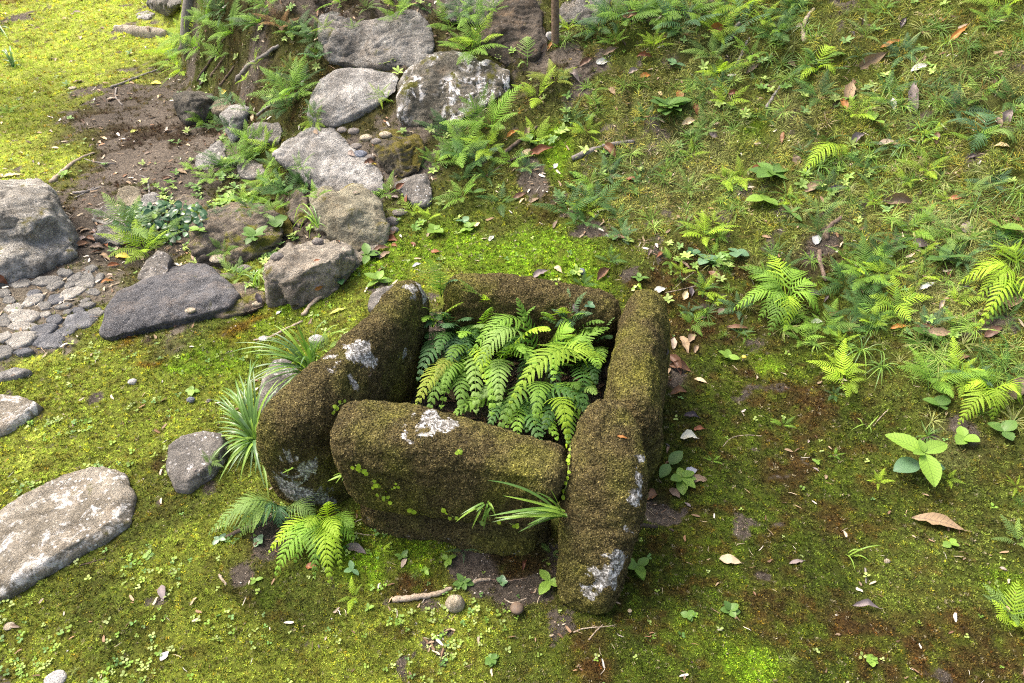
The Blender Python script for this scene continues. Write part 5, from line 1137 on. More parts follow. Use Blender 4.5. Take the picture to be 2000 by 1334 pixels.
# u, v, reach, fronds, kind, colour, phrase
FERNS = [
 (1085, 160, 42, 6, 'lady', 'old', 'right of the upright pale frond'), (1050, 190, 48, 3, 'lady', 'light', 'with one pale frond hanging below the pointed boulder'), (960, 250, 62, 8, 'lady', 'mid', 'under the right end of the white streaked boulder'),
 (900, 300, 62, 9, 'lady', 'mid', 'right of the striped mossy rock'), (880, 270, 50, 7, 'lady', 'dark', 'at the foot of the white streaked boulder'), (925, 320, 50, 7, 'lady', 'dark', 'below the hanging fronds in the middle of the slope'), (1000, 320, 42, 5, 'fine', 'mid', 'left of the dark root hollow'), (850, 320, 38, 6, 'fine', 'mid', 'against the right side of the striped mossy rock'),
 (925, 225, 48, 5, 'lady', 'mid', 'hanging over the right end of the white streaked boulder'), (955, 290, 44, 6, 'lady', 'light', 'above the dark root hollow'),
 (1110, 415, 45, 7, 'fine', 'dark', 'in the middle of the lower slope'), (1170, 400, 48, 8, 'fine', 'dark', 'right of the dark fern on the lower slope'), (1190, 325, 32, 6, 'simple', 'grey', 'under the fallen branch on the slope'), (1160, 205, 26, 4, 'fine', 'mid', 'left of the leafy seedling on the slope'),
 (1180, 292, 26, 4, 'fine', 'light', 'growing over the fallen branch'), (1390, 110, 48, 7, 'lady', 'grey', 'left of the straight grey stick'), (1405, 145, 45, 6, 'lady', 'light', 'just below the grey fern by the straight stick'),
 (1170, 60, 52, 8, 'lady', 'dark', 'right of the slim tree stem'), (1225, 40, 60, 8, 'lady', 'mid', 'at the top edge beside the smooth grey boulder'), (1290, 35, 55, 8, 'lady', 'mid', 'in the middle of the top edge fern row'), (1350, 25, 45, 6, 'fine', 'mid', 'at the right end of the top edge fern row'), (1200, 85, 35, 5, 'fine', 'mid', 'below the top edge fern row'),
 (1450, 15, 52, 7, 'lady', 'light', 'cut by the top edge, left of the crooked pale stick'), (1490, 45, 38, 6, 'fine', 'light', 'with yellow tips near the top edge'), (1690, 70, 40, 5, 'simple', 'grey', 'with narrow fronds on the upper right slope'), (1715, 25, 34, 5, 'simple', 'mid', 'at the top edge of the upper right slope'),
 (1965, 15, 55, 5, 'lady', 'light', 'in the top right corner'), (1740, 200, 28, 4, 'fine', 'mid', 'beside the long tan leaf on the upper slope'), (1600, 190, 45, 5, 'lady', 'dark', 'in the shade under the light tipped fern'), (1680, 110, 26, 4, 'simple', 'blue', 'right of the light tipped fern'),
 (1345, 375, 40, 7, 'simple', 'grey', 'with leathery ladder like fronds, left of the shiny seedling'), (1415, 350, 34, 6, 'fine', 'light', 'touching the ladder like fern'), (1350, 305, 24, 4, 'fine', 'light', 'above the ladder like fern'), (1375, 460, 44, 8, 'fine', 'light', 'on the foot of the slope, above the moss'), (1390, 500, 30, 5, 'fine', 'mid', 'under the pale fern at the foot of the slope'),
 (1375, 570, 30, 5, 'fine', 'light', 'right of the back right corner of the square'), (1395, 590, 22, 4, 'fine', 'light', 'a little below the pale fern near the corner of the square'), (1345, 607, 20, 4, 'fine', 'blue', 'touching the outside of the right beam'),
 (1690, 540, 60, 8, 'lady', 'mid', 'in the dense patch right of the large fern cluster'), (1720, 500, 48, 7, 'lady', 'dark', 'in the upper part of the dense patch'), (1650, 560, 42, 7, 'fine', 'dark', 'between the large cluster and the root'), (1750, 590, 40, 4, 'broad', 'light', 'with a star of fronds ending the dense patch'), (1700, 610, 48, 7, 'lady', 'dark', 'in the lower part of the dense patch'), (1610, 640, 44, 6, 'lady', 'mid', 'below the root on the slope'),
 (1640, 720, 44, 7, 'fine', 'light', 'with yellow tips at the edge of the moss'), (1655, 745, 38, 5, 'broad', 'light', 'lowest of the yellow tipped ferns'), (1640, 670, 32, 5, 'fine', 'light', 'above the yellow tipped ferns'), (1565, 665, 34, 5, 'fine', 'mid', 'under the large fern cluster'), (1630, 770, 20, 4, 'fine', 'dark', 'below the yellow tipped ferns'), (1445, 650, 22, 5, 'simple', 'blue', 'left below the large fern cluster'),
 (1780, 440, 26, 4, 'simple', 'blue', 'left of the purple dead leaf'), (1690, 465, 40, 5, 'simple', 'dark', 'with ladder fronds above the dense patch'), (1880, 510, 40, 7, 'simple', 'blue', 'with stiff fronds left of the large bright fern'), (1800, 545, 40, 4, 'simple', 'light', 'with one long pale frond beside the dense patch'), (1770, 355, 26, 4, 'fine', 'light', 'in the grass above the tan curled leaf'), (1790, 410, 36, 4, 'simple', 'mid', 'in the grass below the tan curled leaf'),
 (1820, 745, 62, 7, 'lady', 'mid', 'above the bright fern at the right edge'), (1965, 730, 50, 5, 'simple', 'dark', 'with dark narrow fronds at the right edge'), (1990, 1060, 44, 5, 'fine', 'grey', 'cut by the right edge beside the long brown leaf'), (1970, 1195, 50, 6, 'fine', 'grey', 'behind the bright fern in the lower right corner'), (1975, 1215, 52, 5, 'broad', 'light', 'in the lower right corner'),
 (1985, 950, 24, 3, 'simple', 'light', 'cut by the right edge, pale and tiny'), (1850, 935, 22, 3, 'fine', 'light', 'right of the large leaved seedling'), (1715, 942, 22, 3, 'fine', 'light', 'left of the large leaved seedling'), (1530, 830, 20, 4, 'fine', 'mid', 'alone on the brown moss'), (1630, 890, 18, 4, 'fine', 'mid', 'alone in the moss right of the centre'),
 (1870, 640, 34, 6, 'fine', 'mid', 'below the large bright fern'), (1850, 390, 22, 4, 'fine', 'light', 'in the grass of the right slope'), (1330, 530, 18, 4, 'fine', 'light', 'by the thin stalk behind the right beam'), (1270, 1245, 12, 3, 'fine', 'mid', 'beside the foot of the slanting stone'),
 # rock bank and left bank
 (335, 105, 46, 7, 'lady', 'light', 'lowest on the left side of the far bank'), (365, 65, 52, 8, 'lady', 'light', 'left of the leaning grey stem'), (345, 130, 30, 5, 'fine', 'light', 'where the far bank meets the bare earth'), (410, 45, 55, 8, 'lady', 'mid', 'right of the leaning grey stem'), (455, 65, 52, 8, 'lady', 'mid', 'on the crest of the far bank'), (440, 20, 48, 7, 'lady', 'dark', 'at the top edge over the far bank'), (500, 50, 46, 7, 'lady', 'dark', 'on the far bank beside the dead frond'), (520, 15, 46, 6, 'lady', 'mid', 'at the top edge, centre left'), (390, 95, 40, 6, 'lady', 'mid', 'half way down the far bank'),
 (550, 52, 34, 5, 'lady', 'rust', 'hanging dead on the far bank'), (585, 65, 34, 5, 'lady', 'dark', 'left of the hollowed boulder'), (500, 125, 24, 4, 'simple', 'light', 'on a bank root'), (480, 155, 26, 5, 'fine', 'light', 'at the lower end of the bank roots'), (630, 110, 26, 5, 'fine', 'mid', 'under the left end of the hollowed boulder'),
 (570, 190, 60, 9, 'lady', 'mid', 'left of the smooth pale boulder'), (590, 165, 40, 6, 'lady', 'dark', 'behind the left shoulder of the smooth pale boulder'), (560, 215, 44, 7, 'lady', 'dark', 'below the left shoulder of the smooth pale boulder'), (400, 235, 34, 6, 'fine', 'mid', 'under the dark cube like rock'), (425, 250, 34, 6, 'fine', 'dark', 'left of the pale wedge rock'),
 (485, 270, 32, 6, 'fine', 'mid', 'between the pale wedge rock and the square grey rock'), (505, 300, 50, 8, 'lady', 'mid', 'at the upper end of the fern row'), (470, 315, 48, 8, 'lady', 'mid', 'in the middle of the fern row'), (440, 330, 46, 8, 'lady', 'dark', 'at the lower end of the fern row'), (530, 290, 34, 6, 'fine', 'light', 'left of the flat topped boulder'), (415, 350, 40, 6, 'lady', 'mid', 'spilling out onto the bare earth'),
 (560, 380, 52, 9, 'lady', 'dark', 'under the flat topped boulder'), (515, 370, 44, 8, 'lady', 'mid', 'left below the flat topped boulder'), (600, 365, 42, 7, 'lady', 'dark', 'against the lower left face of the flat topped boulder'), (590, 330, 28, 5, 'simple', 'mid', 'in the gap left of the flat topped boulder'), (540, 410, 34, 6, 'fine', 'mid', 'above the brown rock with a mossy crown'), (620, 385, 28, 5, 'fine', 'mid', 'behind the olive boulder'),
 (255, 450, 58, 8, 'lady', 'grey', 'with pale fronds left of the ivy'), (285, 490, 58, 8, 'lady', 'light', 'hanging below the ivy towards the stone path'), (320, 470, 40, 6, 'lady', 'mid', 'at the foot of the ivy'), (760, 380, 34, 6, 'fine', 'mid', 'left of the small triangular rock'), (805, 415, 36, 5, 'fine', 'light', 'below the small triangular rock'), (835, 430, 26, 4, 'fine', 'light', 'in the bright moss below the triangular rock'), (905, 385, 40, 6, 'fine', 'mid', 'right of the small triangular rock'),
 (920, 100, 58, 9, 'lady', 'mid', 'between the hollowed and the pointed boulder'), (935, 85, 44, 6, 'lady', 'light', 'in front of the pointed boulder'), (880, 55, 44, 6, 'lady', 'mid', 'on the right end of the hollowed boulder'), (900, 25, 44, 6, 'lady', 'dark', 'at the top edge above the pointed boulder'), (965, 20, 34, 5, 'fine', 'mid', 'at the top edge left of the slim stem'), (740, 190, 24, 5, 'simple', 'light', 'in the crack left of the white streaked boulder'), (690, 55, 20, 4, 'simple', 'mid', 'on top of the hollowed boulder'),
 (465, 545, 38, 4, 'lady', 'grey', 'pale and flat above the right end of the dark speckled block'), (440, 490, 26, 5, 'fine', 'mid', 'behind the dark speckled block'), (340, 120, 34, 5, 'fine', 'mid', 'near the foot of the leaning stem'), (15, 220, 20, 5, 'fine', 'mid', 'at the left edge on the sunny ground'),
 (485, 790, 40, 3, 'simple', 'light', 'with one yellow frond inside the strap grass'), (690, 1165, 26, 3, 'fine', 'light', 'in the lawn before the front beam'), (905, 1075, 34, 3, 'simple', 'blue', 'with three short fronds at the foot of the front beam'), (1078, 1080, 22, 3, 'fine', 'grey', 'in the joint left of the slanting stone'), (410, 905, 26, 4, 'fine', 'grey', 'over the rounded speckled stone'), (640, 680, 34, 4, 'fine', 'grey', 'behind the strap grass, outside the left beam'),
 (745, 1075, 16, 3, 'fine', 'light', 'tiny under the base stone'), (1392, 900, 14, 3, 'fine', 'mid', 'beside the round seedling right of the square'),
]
for f in FERNS: fern(*f)

# ------------------------------------------------------------------ seedlings
p = place(1785, 925)
t = thing('seedling', 'large light green seedling with three big serrated leaves on the right lawn', 'seedling', p[0], 'broad leaved seedlings')
m = px2m(1785, 925, p[0]); v_, f_ = tube([Vector((0, 0, -.01)), Vector((0, 0, .05)), Vector((.002, 0, .085))], [.003, .0025, .002], 6); obj('stem', mesh_np('stem', v_, f_, STEM), t)
big = leaf_mesh('leaf', 1, .56, L_LIGHT, .22, .12, 15, serr=.07); dk = leaf_mesh('leaf', 1, .7, L_BLUE, .15, .1, 11)
for a, s, me, z, pit in ((-92, 62, big, .088, 12), (140, 66, big, .088, -6), (22, 50, big, .09, -8), (195, 50, dk, .05, 6), (-12, 44, dk, .05, 4), (100, 24, big, .092, -30), (200, 28, big, .09, -20)):
    o = obj('leaf', me, t); s *= m * 1.12; o.location = (0, 0, z); o.rotation_euler = (0, R(pit), R(a)); o.scale = (s, s, s)
SEED = [
 (1330, 940, 36, 6, 'light', 'with rounded leaves right of the slanting stone', 'oval'), (1305, 915, 34, 2, 'mid', 'with one large leaf beside the slanting stone', 'oval'), (1245, 1115, 40, 5, 'light', 'at the foot of the slanting stone, right side', 'oval'), (1072, 1145, 40, 3, 'light', 'at the foot of the slanting stone, left side', 'oval'),
 (1305, 222, 42, 14, 'mid', 'bushy with many leaves, in the middle of the slope', 'oval'), (1320, 135, 26, 3, 'blue', 'high on the slope above the bushy seedling', 'oval'), (1505, 352, 48, 7, 'mid', 'shiny with broad leaves in the middle of the slope', 'oval'), (1490, 400, 30, 3, 'light', 'with a yellow green leaf below the shiny seedling', 'round'),
 (1545, 425, 30, 4, 'mid', 'below the tan leaf on the slope', 'long'), (1700, 248, 32, 2, 'light', 'with two pale leaves on the upper right slope', 'oval'), (1948, 455, 34, 2, 'light', 'heart leaved, right slope', 'round'), (1435, 500, 26, 3, 'blue', 'with two round leaves at the foot of the slope', 'round'), (1380, 512, 22, 4, 'blue', 'small and dull at the foot of the slope', 'round'),
 (1352, 495, 14, 4, 'dark', 'tiny dark rosette at the foot of the slope', 'round'), (1800, 660, 34, 4, 'mid', 'beside the long tan leaf on the right', 'oval'), (1835, 520, 46, 4, 'mid', 'upright with long leaves left of the bright fern', 'long'), (1880, 860, 26, 5, 'light', 'with round leaves low on the right edge', 'round'), (1955, 850, 32, 3, 'mid', 'with dark round leaves at the right edge', 'round'),
 (1830, 800, 30, 5, 'mid', 'round leaved left of the bright right edge fern', 'round'), (1840, 775, 26, 3, 'light', 'reaching over the round leaved plant near the right edge', 'oval'), (1420, 700, 20, 4, 'light', 'by the tiny yellow mushroom', 'oval'), (1035, 285, 26, 3, 'mid', 'in the dark root hollow on the slope', 'oval'), (1310, 65, 20, 3, 'mid', 'near the top edge of the slope', 'oval'),
 (1170, 85, 18, 3, 'mid', 'beside the top edge fern row', 'oval'), (925, 385, 26, 2, 'mid', 'flat, right of the small triangular rock', 'oval'), (850, 455, 20, 4, 'light', 'in the bright moss under the triangular rock', 'round'), (905, 437, 16, 3, 'blue', 'in the bright moss of the lawn', 'round'), (915, 450, 18, 4, 'light', 'pale, in the bright moss of the lawn', 'round'),
 (720, 505, 26, 5, 'mid', 'right of the long brown rock', 'oval'), (740, 555, 28, 6, 'light', 'above the pale root behind the left beam', 'oval'), (665, 550, 24, 4, 'dark', 'over the upper end of the pale root', 'oval'), (875, 1095, 18, 5, 'light', 'in front of the front beam', 'oval'), (905, 1140, 20, 6, 'mid', 'beside the round pale pebble', 'oval'), (980, 1140, 14, 4, 'blue', 'right of the round pale pebble', 'round'),
 (785, 1090, 16, 4, 'mid', 'in the moss under the base stone', 'oval'), (830, 1115, 12, 4, 'light', 'small, left of the stick', 'oval'), (430, 1055, 16, 4, 'blue', 'under the grey green fern', 'oval'), (505, 1060, 14, 4, 'blue', 'on dark earth under the grey green fern', 'round'), (375, 765, 14, 4, 'light', 'by the small blue pebble', 'round'), (690, 1115, 18, 3, 'blue', 'right of the fresh fern at the front', 'oval'),
 (645, 600, 10, 2, 'light', 'single, below the pale root', 'oval'), (1595, 905, 12, 3, 'light', 'tiny in the brown moss', 'oval'), (1855, 1065, 16, 3, 'light', 'three leaved like clover, below the long brown leaf', 'round'), (1425, 1195, 18, 6, 'mid', 'with small round leaves on the lower right lawn', 'round'), (1345, 1205, 14, 5, 'mid', 'tiny pale cluster on the lower right lawn', 'round'),
 (1700, 1290, 16, 6, 'light', 'with tiny round leaves near the bottom right', 'round'), (290, 1085, 12, 4, 'light', 'at the tip of the largest flat stone', 'round'), (960, 1290, 18, 7, 'mid', 'at the bottom edge, centre', 'round'), (500, 1135, 14, 3, 'light', 'left of the fresh fern in the lawn', 'oval'), (720, 1190, 12, 3, 'light', 'in the bright moss before the square', 'oval'),
 (130, 345, 16, 5, 'light', 'on the earth above the layered boulder', 'oval'), (445, 395, 22, 6, 'light', 'at the low end of the fern row', 'oval'), (1150, 600, 14, 3, 'dark', 'pressed between back and right beam', 'round'), (1250, 548, 18, 4, 'mid', 'behind the right beam', 'oval'), (500, 470, 30, 9, 'mid', 'rosette on the low mossy bank', 'oval'), (540, 440, 28, 5, 'mid', 'with round leaves beside the olive boulder', 'round'), (390, 455, 20, 6, 'light', 'pale cluster on the low mossy bank', 'oval'),
]
for s in SEED: seedling(*s[:6], shape=s[6], high=.45, start=int(s[0]) % 360)

# ------------------------------------------------------------------ strap grass, sedges
G1 = leaf_mat('strap_green', (0.11, 0.22, 0.045), 0.3, .35, spec=.5, var=.2); G2 = leaf_mat('strap_light', (0.21, 0.35, 0.06), 0.35, .4, var=.2); G3 = leaf_mat('strap_blue', (0.11, 0.21, 0.08), 0.28, .35, spec=.5, var=.2)
strap_clump('long arching strap leaved grass spilling left from the foot of the left beam', (506, 868), [
    (430, 760, .16), (440, 800, .12), (425, 835, .06), (440, 870, None), (470, 880, None), (470, 945, None), (500, 930, None), (415, 850, .03), (460, 740, .22), (500, 905, None), (430, 905, None), (445, 930, None), (490, 700, .3), (455, 820, .1), (480, 860, .05), (412, 780, .14), (452, 900, None), (510, 880, .02), (475, 800, .16), (520, 960, None), (432, 770, .2), (450, 760, .22), (428, 815, .12), (480, 740, .26), (520, 745, .3), (545, 740, .34), (425, 870, .02), (436, 850, .06), (462, 925, None), (478, 915, None)], [G1, G2, G1, G3], .0042, z=0.0, lift=.42, zs=.5)
strap_clump('arching strap leaved grass behind the middle of the left beam', (612, 735), [
    (500, 668, .25), (545, 680, .28), (575, 655, .32), (595, 665, .33), (650, 640, .4), (690, 640, .42), (520, 700, .2), (560, 730, .15), (505, 735, .12), (500, 760, .1), (620, 680, .33), (470, 690, .18), (600, 720, .22), (540, 770, .08), (575, 690, .3), (455, 670, .18), (530, 650, .28), (560, 640, .32), (610, 650, .36), (490, 720, .15), (480, 745, .12), (555, 700, .24), (635, 665, .38), (515, 780, .06)], [G1, G3, G2], .0042, z=0.02, lift=.42, zs=.6)
strap_clump('leathery strap fern hanging in the joint of front beam and slanting stone', (1098, 1003), [
    (952, 938, .30), (982, 968, .24), (955, 1008, .2), (965, 1012, .17), (1012, 1040, .12), (1040, 995, .22), (1045, 960, .27), (1070, 975, .25), (1000, 1005, .18), (1040, 1015, .16), (960, 1020, .14), (1075, 955, .28), (1030, 1025, .13)], [G1, G2], .0050, 'strap_fern', 'fern', .25, .12, dz=.07)
strap_clump('small strap fern hanging from the underside of the front beam', (950, 985), [
    (900, 1005, .19), (922, 1032, .14), (945, 1035, .12), (965, 995, .2), (955, 1015, .15), (890, 1020, .16), (930, 1000, .2), (970, 1010, .17), (940, 1020, .15)], [G1, G2], .0035, 'strap_fern', 'fern', .25, .1, dz=.05)
strap_clump('little strap fern in the cleft between left beam and front beam', (678, 925), [(640, 940, .2), (650, 930, .24), (662, 925, .24), (668, 940, .2), (655, 945, .18), (690, 935, .2)], [G2], .0035, 'strap_fern', 'fern', .25, .08, dz=.04)
strap_clump('tiny sprout on the front end of the left beam', (565, 918), [(550, 925, .26), (563, 945, .2), (572, 915, .28), (555, 915, .26)], [G2], .0025, 'strap_fern', 'fern', .25, .06)
strap_clump('grass tuft on the left shoulder of the olive boulder', (618, 445), [(560, 430), (570, 452), (590, 420), (605, 470), (628, 425), (575, 440), (600, 415), (585, 460), (640, 450)], [G1, G2], .004)
strap_clump('grass tuft beside the upper end of the long brown rock', (500, 560), [(460, 550), (475, 535), (520, 540), (525, 570), (480, 580), (510, 530)], [G1, G2], .0032)
strap_clump('dark grass tuft alone on the sunny moss at the left edge', (27, 132), [(0, 122), (5, 112), (15, 108), (30, 105), (40, 112), (52, 125), (10, 135), (48, 135), (20, 115), (35, 118)], [G1], .006)
strap_clump('dark overgrown grass clump in the top left corner', (-5, 60), [(5, 20), (15, 40), (22, 60), (10, 75), (18, 80), (-20, 30), (0, 35), (8, 55), (-10, 80)], [G1, L_DARK], .010)
strap_clump('single pale grass sprout on the lower right lawn', (1655, 1082), [(1722, 1065, .04), (1700, 1105), (1690, 1085), (1668, 1120)], [G2], .0022)
strap_clump('few thin blades in the brown moss, right of the centre', (1690, 835), [(1670, 820), (1700, 850), (1715, 815), (1660, 845)], [G2], .0018)
strap_clump('grass tuft on top of the crack of the pale boulder', (755, 200), [(735, 178), (742, 190), (765, 180), (770, 205), (740, 205)], [G2], .0035)
for u, v, s_, w in ((1680, 690, 60, 'below the dense fern patch'), (1720, 720, 60, 'left of the right edge ferns'), (1600, 330, 45, 'beside the arching pale frond'), (1900, 410, 60, 'on the right slope under the heart leaved seedling'), (1980, 380, 60, 'at the right edge of the slope'), (1760, 290, 55, 'under the pale torn bark'), (1570, 60, 40, 'at the upper end of the crooked stick'), (1850, 90, 50, 'high on the right slope'), (1730, 170, 50, 'above the big tan leaf'), (1500, 120, 34, 'left of the crooked stick'), (1930, 150, 50, 'near the right edge, upper slope')):
    r = random.Random(u); strap_clump('loose grass tuft %s' % w, (u, v), [(u + s_ * math.cos(a) * r.uniform(.5, 1), v + s_ * .8 * math.sin(a) * r.uniform(.4, 1) + 8) for a in [2 * math.pi * (k + r.random()) / 15 for k in range(15)]], [G1, G2], .0018)

# ------------------------------------------------------------------ creepers
def creeper(name, label, cat, pts, lr, mat, gap=1, jit=6, n_extra=0, seed=1):
    r = random.Random(seed); P = []
    h0, _ = place(*pts[0]); t = thing(name, label, cat, h0, 'creeping plants')
    S = cat_interp([(u, v, 0) for u, v in pts], len(pts) * 6); Q = []
    for s in S:
        h, n = place(s[0], s[1]); Q.append(h + n * .006 - h0)
    v_, f_ = tube(Q[::2], [.0013] * len(Q[::2]), 5); obj('stem', mesh_np('stem', v_, f_, STEM), t)
    me = leaf_mesh('leaf', 1, .92, mat, .1, .15, 8)
    k = 0
    while k < len(S):
        u, v = S[k][0] + r.uniform(-jit, jit), S[k][1] + r.uniform(-jit, jit); h, n = place(u, v); n = (n + Vector((r.uniform(-.4, .4), -.4, r.uniform(0, .5)))).normalized()
        o = obj('leaf', me, t); o.location = h + n * .012 - h0; X = Vector((r.uniform(-1, 1), -.3, r.uniform(-1, 1))); X = (X - n * X.dot(n)).normalized(); M = Matrix((X, n.cross(X), n)).transposed(); o.rotation_euler = M.to_euler(); s = lr * px2m(u, v, h) * r.uniform(.7, 1.25); o.scale = (s, s, s)
        k += gap
    return t
CREEP = leaf_mat('creeper_leaf', (0.26, 0.40, 0.03), .25, .35, spec=.5, var=.25)
creeper('creeping_vine', 'string of round yellow green leaves running across the front beam', 'vine', [(695, 905), (715, 920), (735, 945), (745, 965), (765, 978), (785, 990), (810, 1000), (845, 1002), (875, 998)], 10, CREEP, 1, 5, seed=2)
creeper('creeping_vine', 'row of small round leaves along the lower edge of the front beam', 'vine', [(880, 1005), (905, 1010), (940, 1020), (975, 1022), (1010, 1020)], 9, CREEP, 1, 5, seed=3)
creeper('creeping_vine', 'pale little creeper climbing the joint beside the slanting stone', 'vine', [(1118, 870), (1115, 905), (1110, 945), (1100, 975)], 9, CREEP, 2, 4, seed=4)
creeper('creeping_vine', 'tiny green creeper on the upper left edge of the front beam', 'vine', [(648, 805), (658, 792), (668, 788)], 8, CREEP, 3, 4, seed=5)
for i, (u, v) in enumerate(((895, 880), (775, 948), (1245, 560), (1085, 548))):
    creeper('creeping_vine', ('few yellow buds in the middle of the front beam', 'pair of round leaves on the lower front beam', 'two pale leaves on top of the right beam', 'pale sprouts on top of the back beam')[i], 'vine', [(u - 6, v + 4), (u, v), (u + 6, v - 3)], 7, CREEP, 4, 5, seed=20 + i)
# ivy heap
h0, _ = place(300, 445); t = thing('ivy', 'dark bluish ivy mound hanging over the rocks left of the low bank', 'ivy', h0, 'creeping plants')
IV = [leaf_mesh('leaf', 1, .8, L_DARK, .15, .2, 6), leaf_mesh('leaf', 1, .8, L_BLUE, .15, .2, 6), leaf_mesh('leaf', 1, .75, L_LIGHT, .15, .2, 6)]
r = random.Random(9)
for k in range(270):
    a = r.uniform(0, 6.28); q = r.random() ** .6; u = 305 + 72 * math.cos(a) * q; v = 440 + 42 * math.sin(a) * q; 
    if r.random() < .3: u = 345 + r.uniform(0, 55); v = 425 + r.uniform(-15, 15)
    h, n = place(u, v); o = obj('leaf', IV[0 if r.random() < .80 else (1 if r.random() < .6 else 2)], t); up_ = (Vector((r.uniform(-.7, .7), -.5 + r.uniform(-.5, .5), .9))).normalized()
    o.location = h + Vector((0, 0, 1)) * r.uniform(.005, .07) * (1.15 - q) + n * .008 - h0; X = Vector((r.uniform(-1, 1), r.uniform(-1, .3), -.2)); X = (X - up_ * X.dot(up_)).normalized(); o.rotation_euler = Matrix((X, up_.cross(X), up_)).transposed().to_euler(); s = r.uniform(9, 17) * px2m(u, v, h); o.scale = (s, s, s)

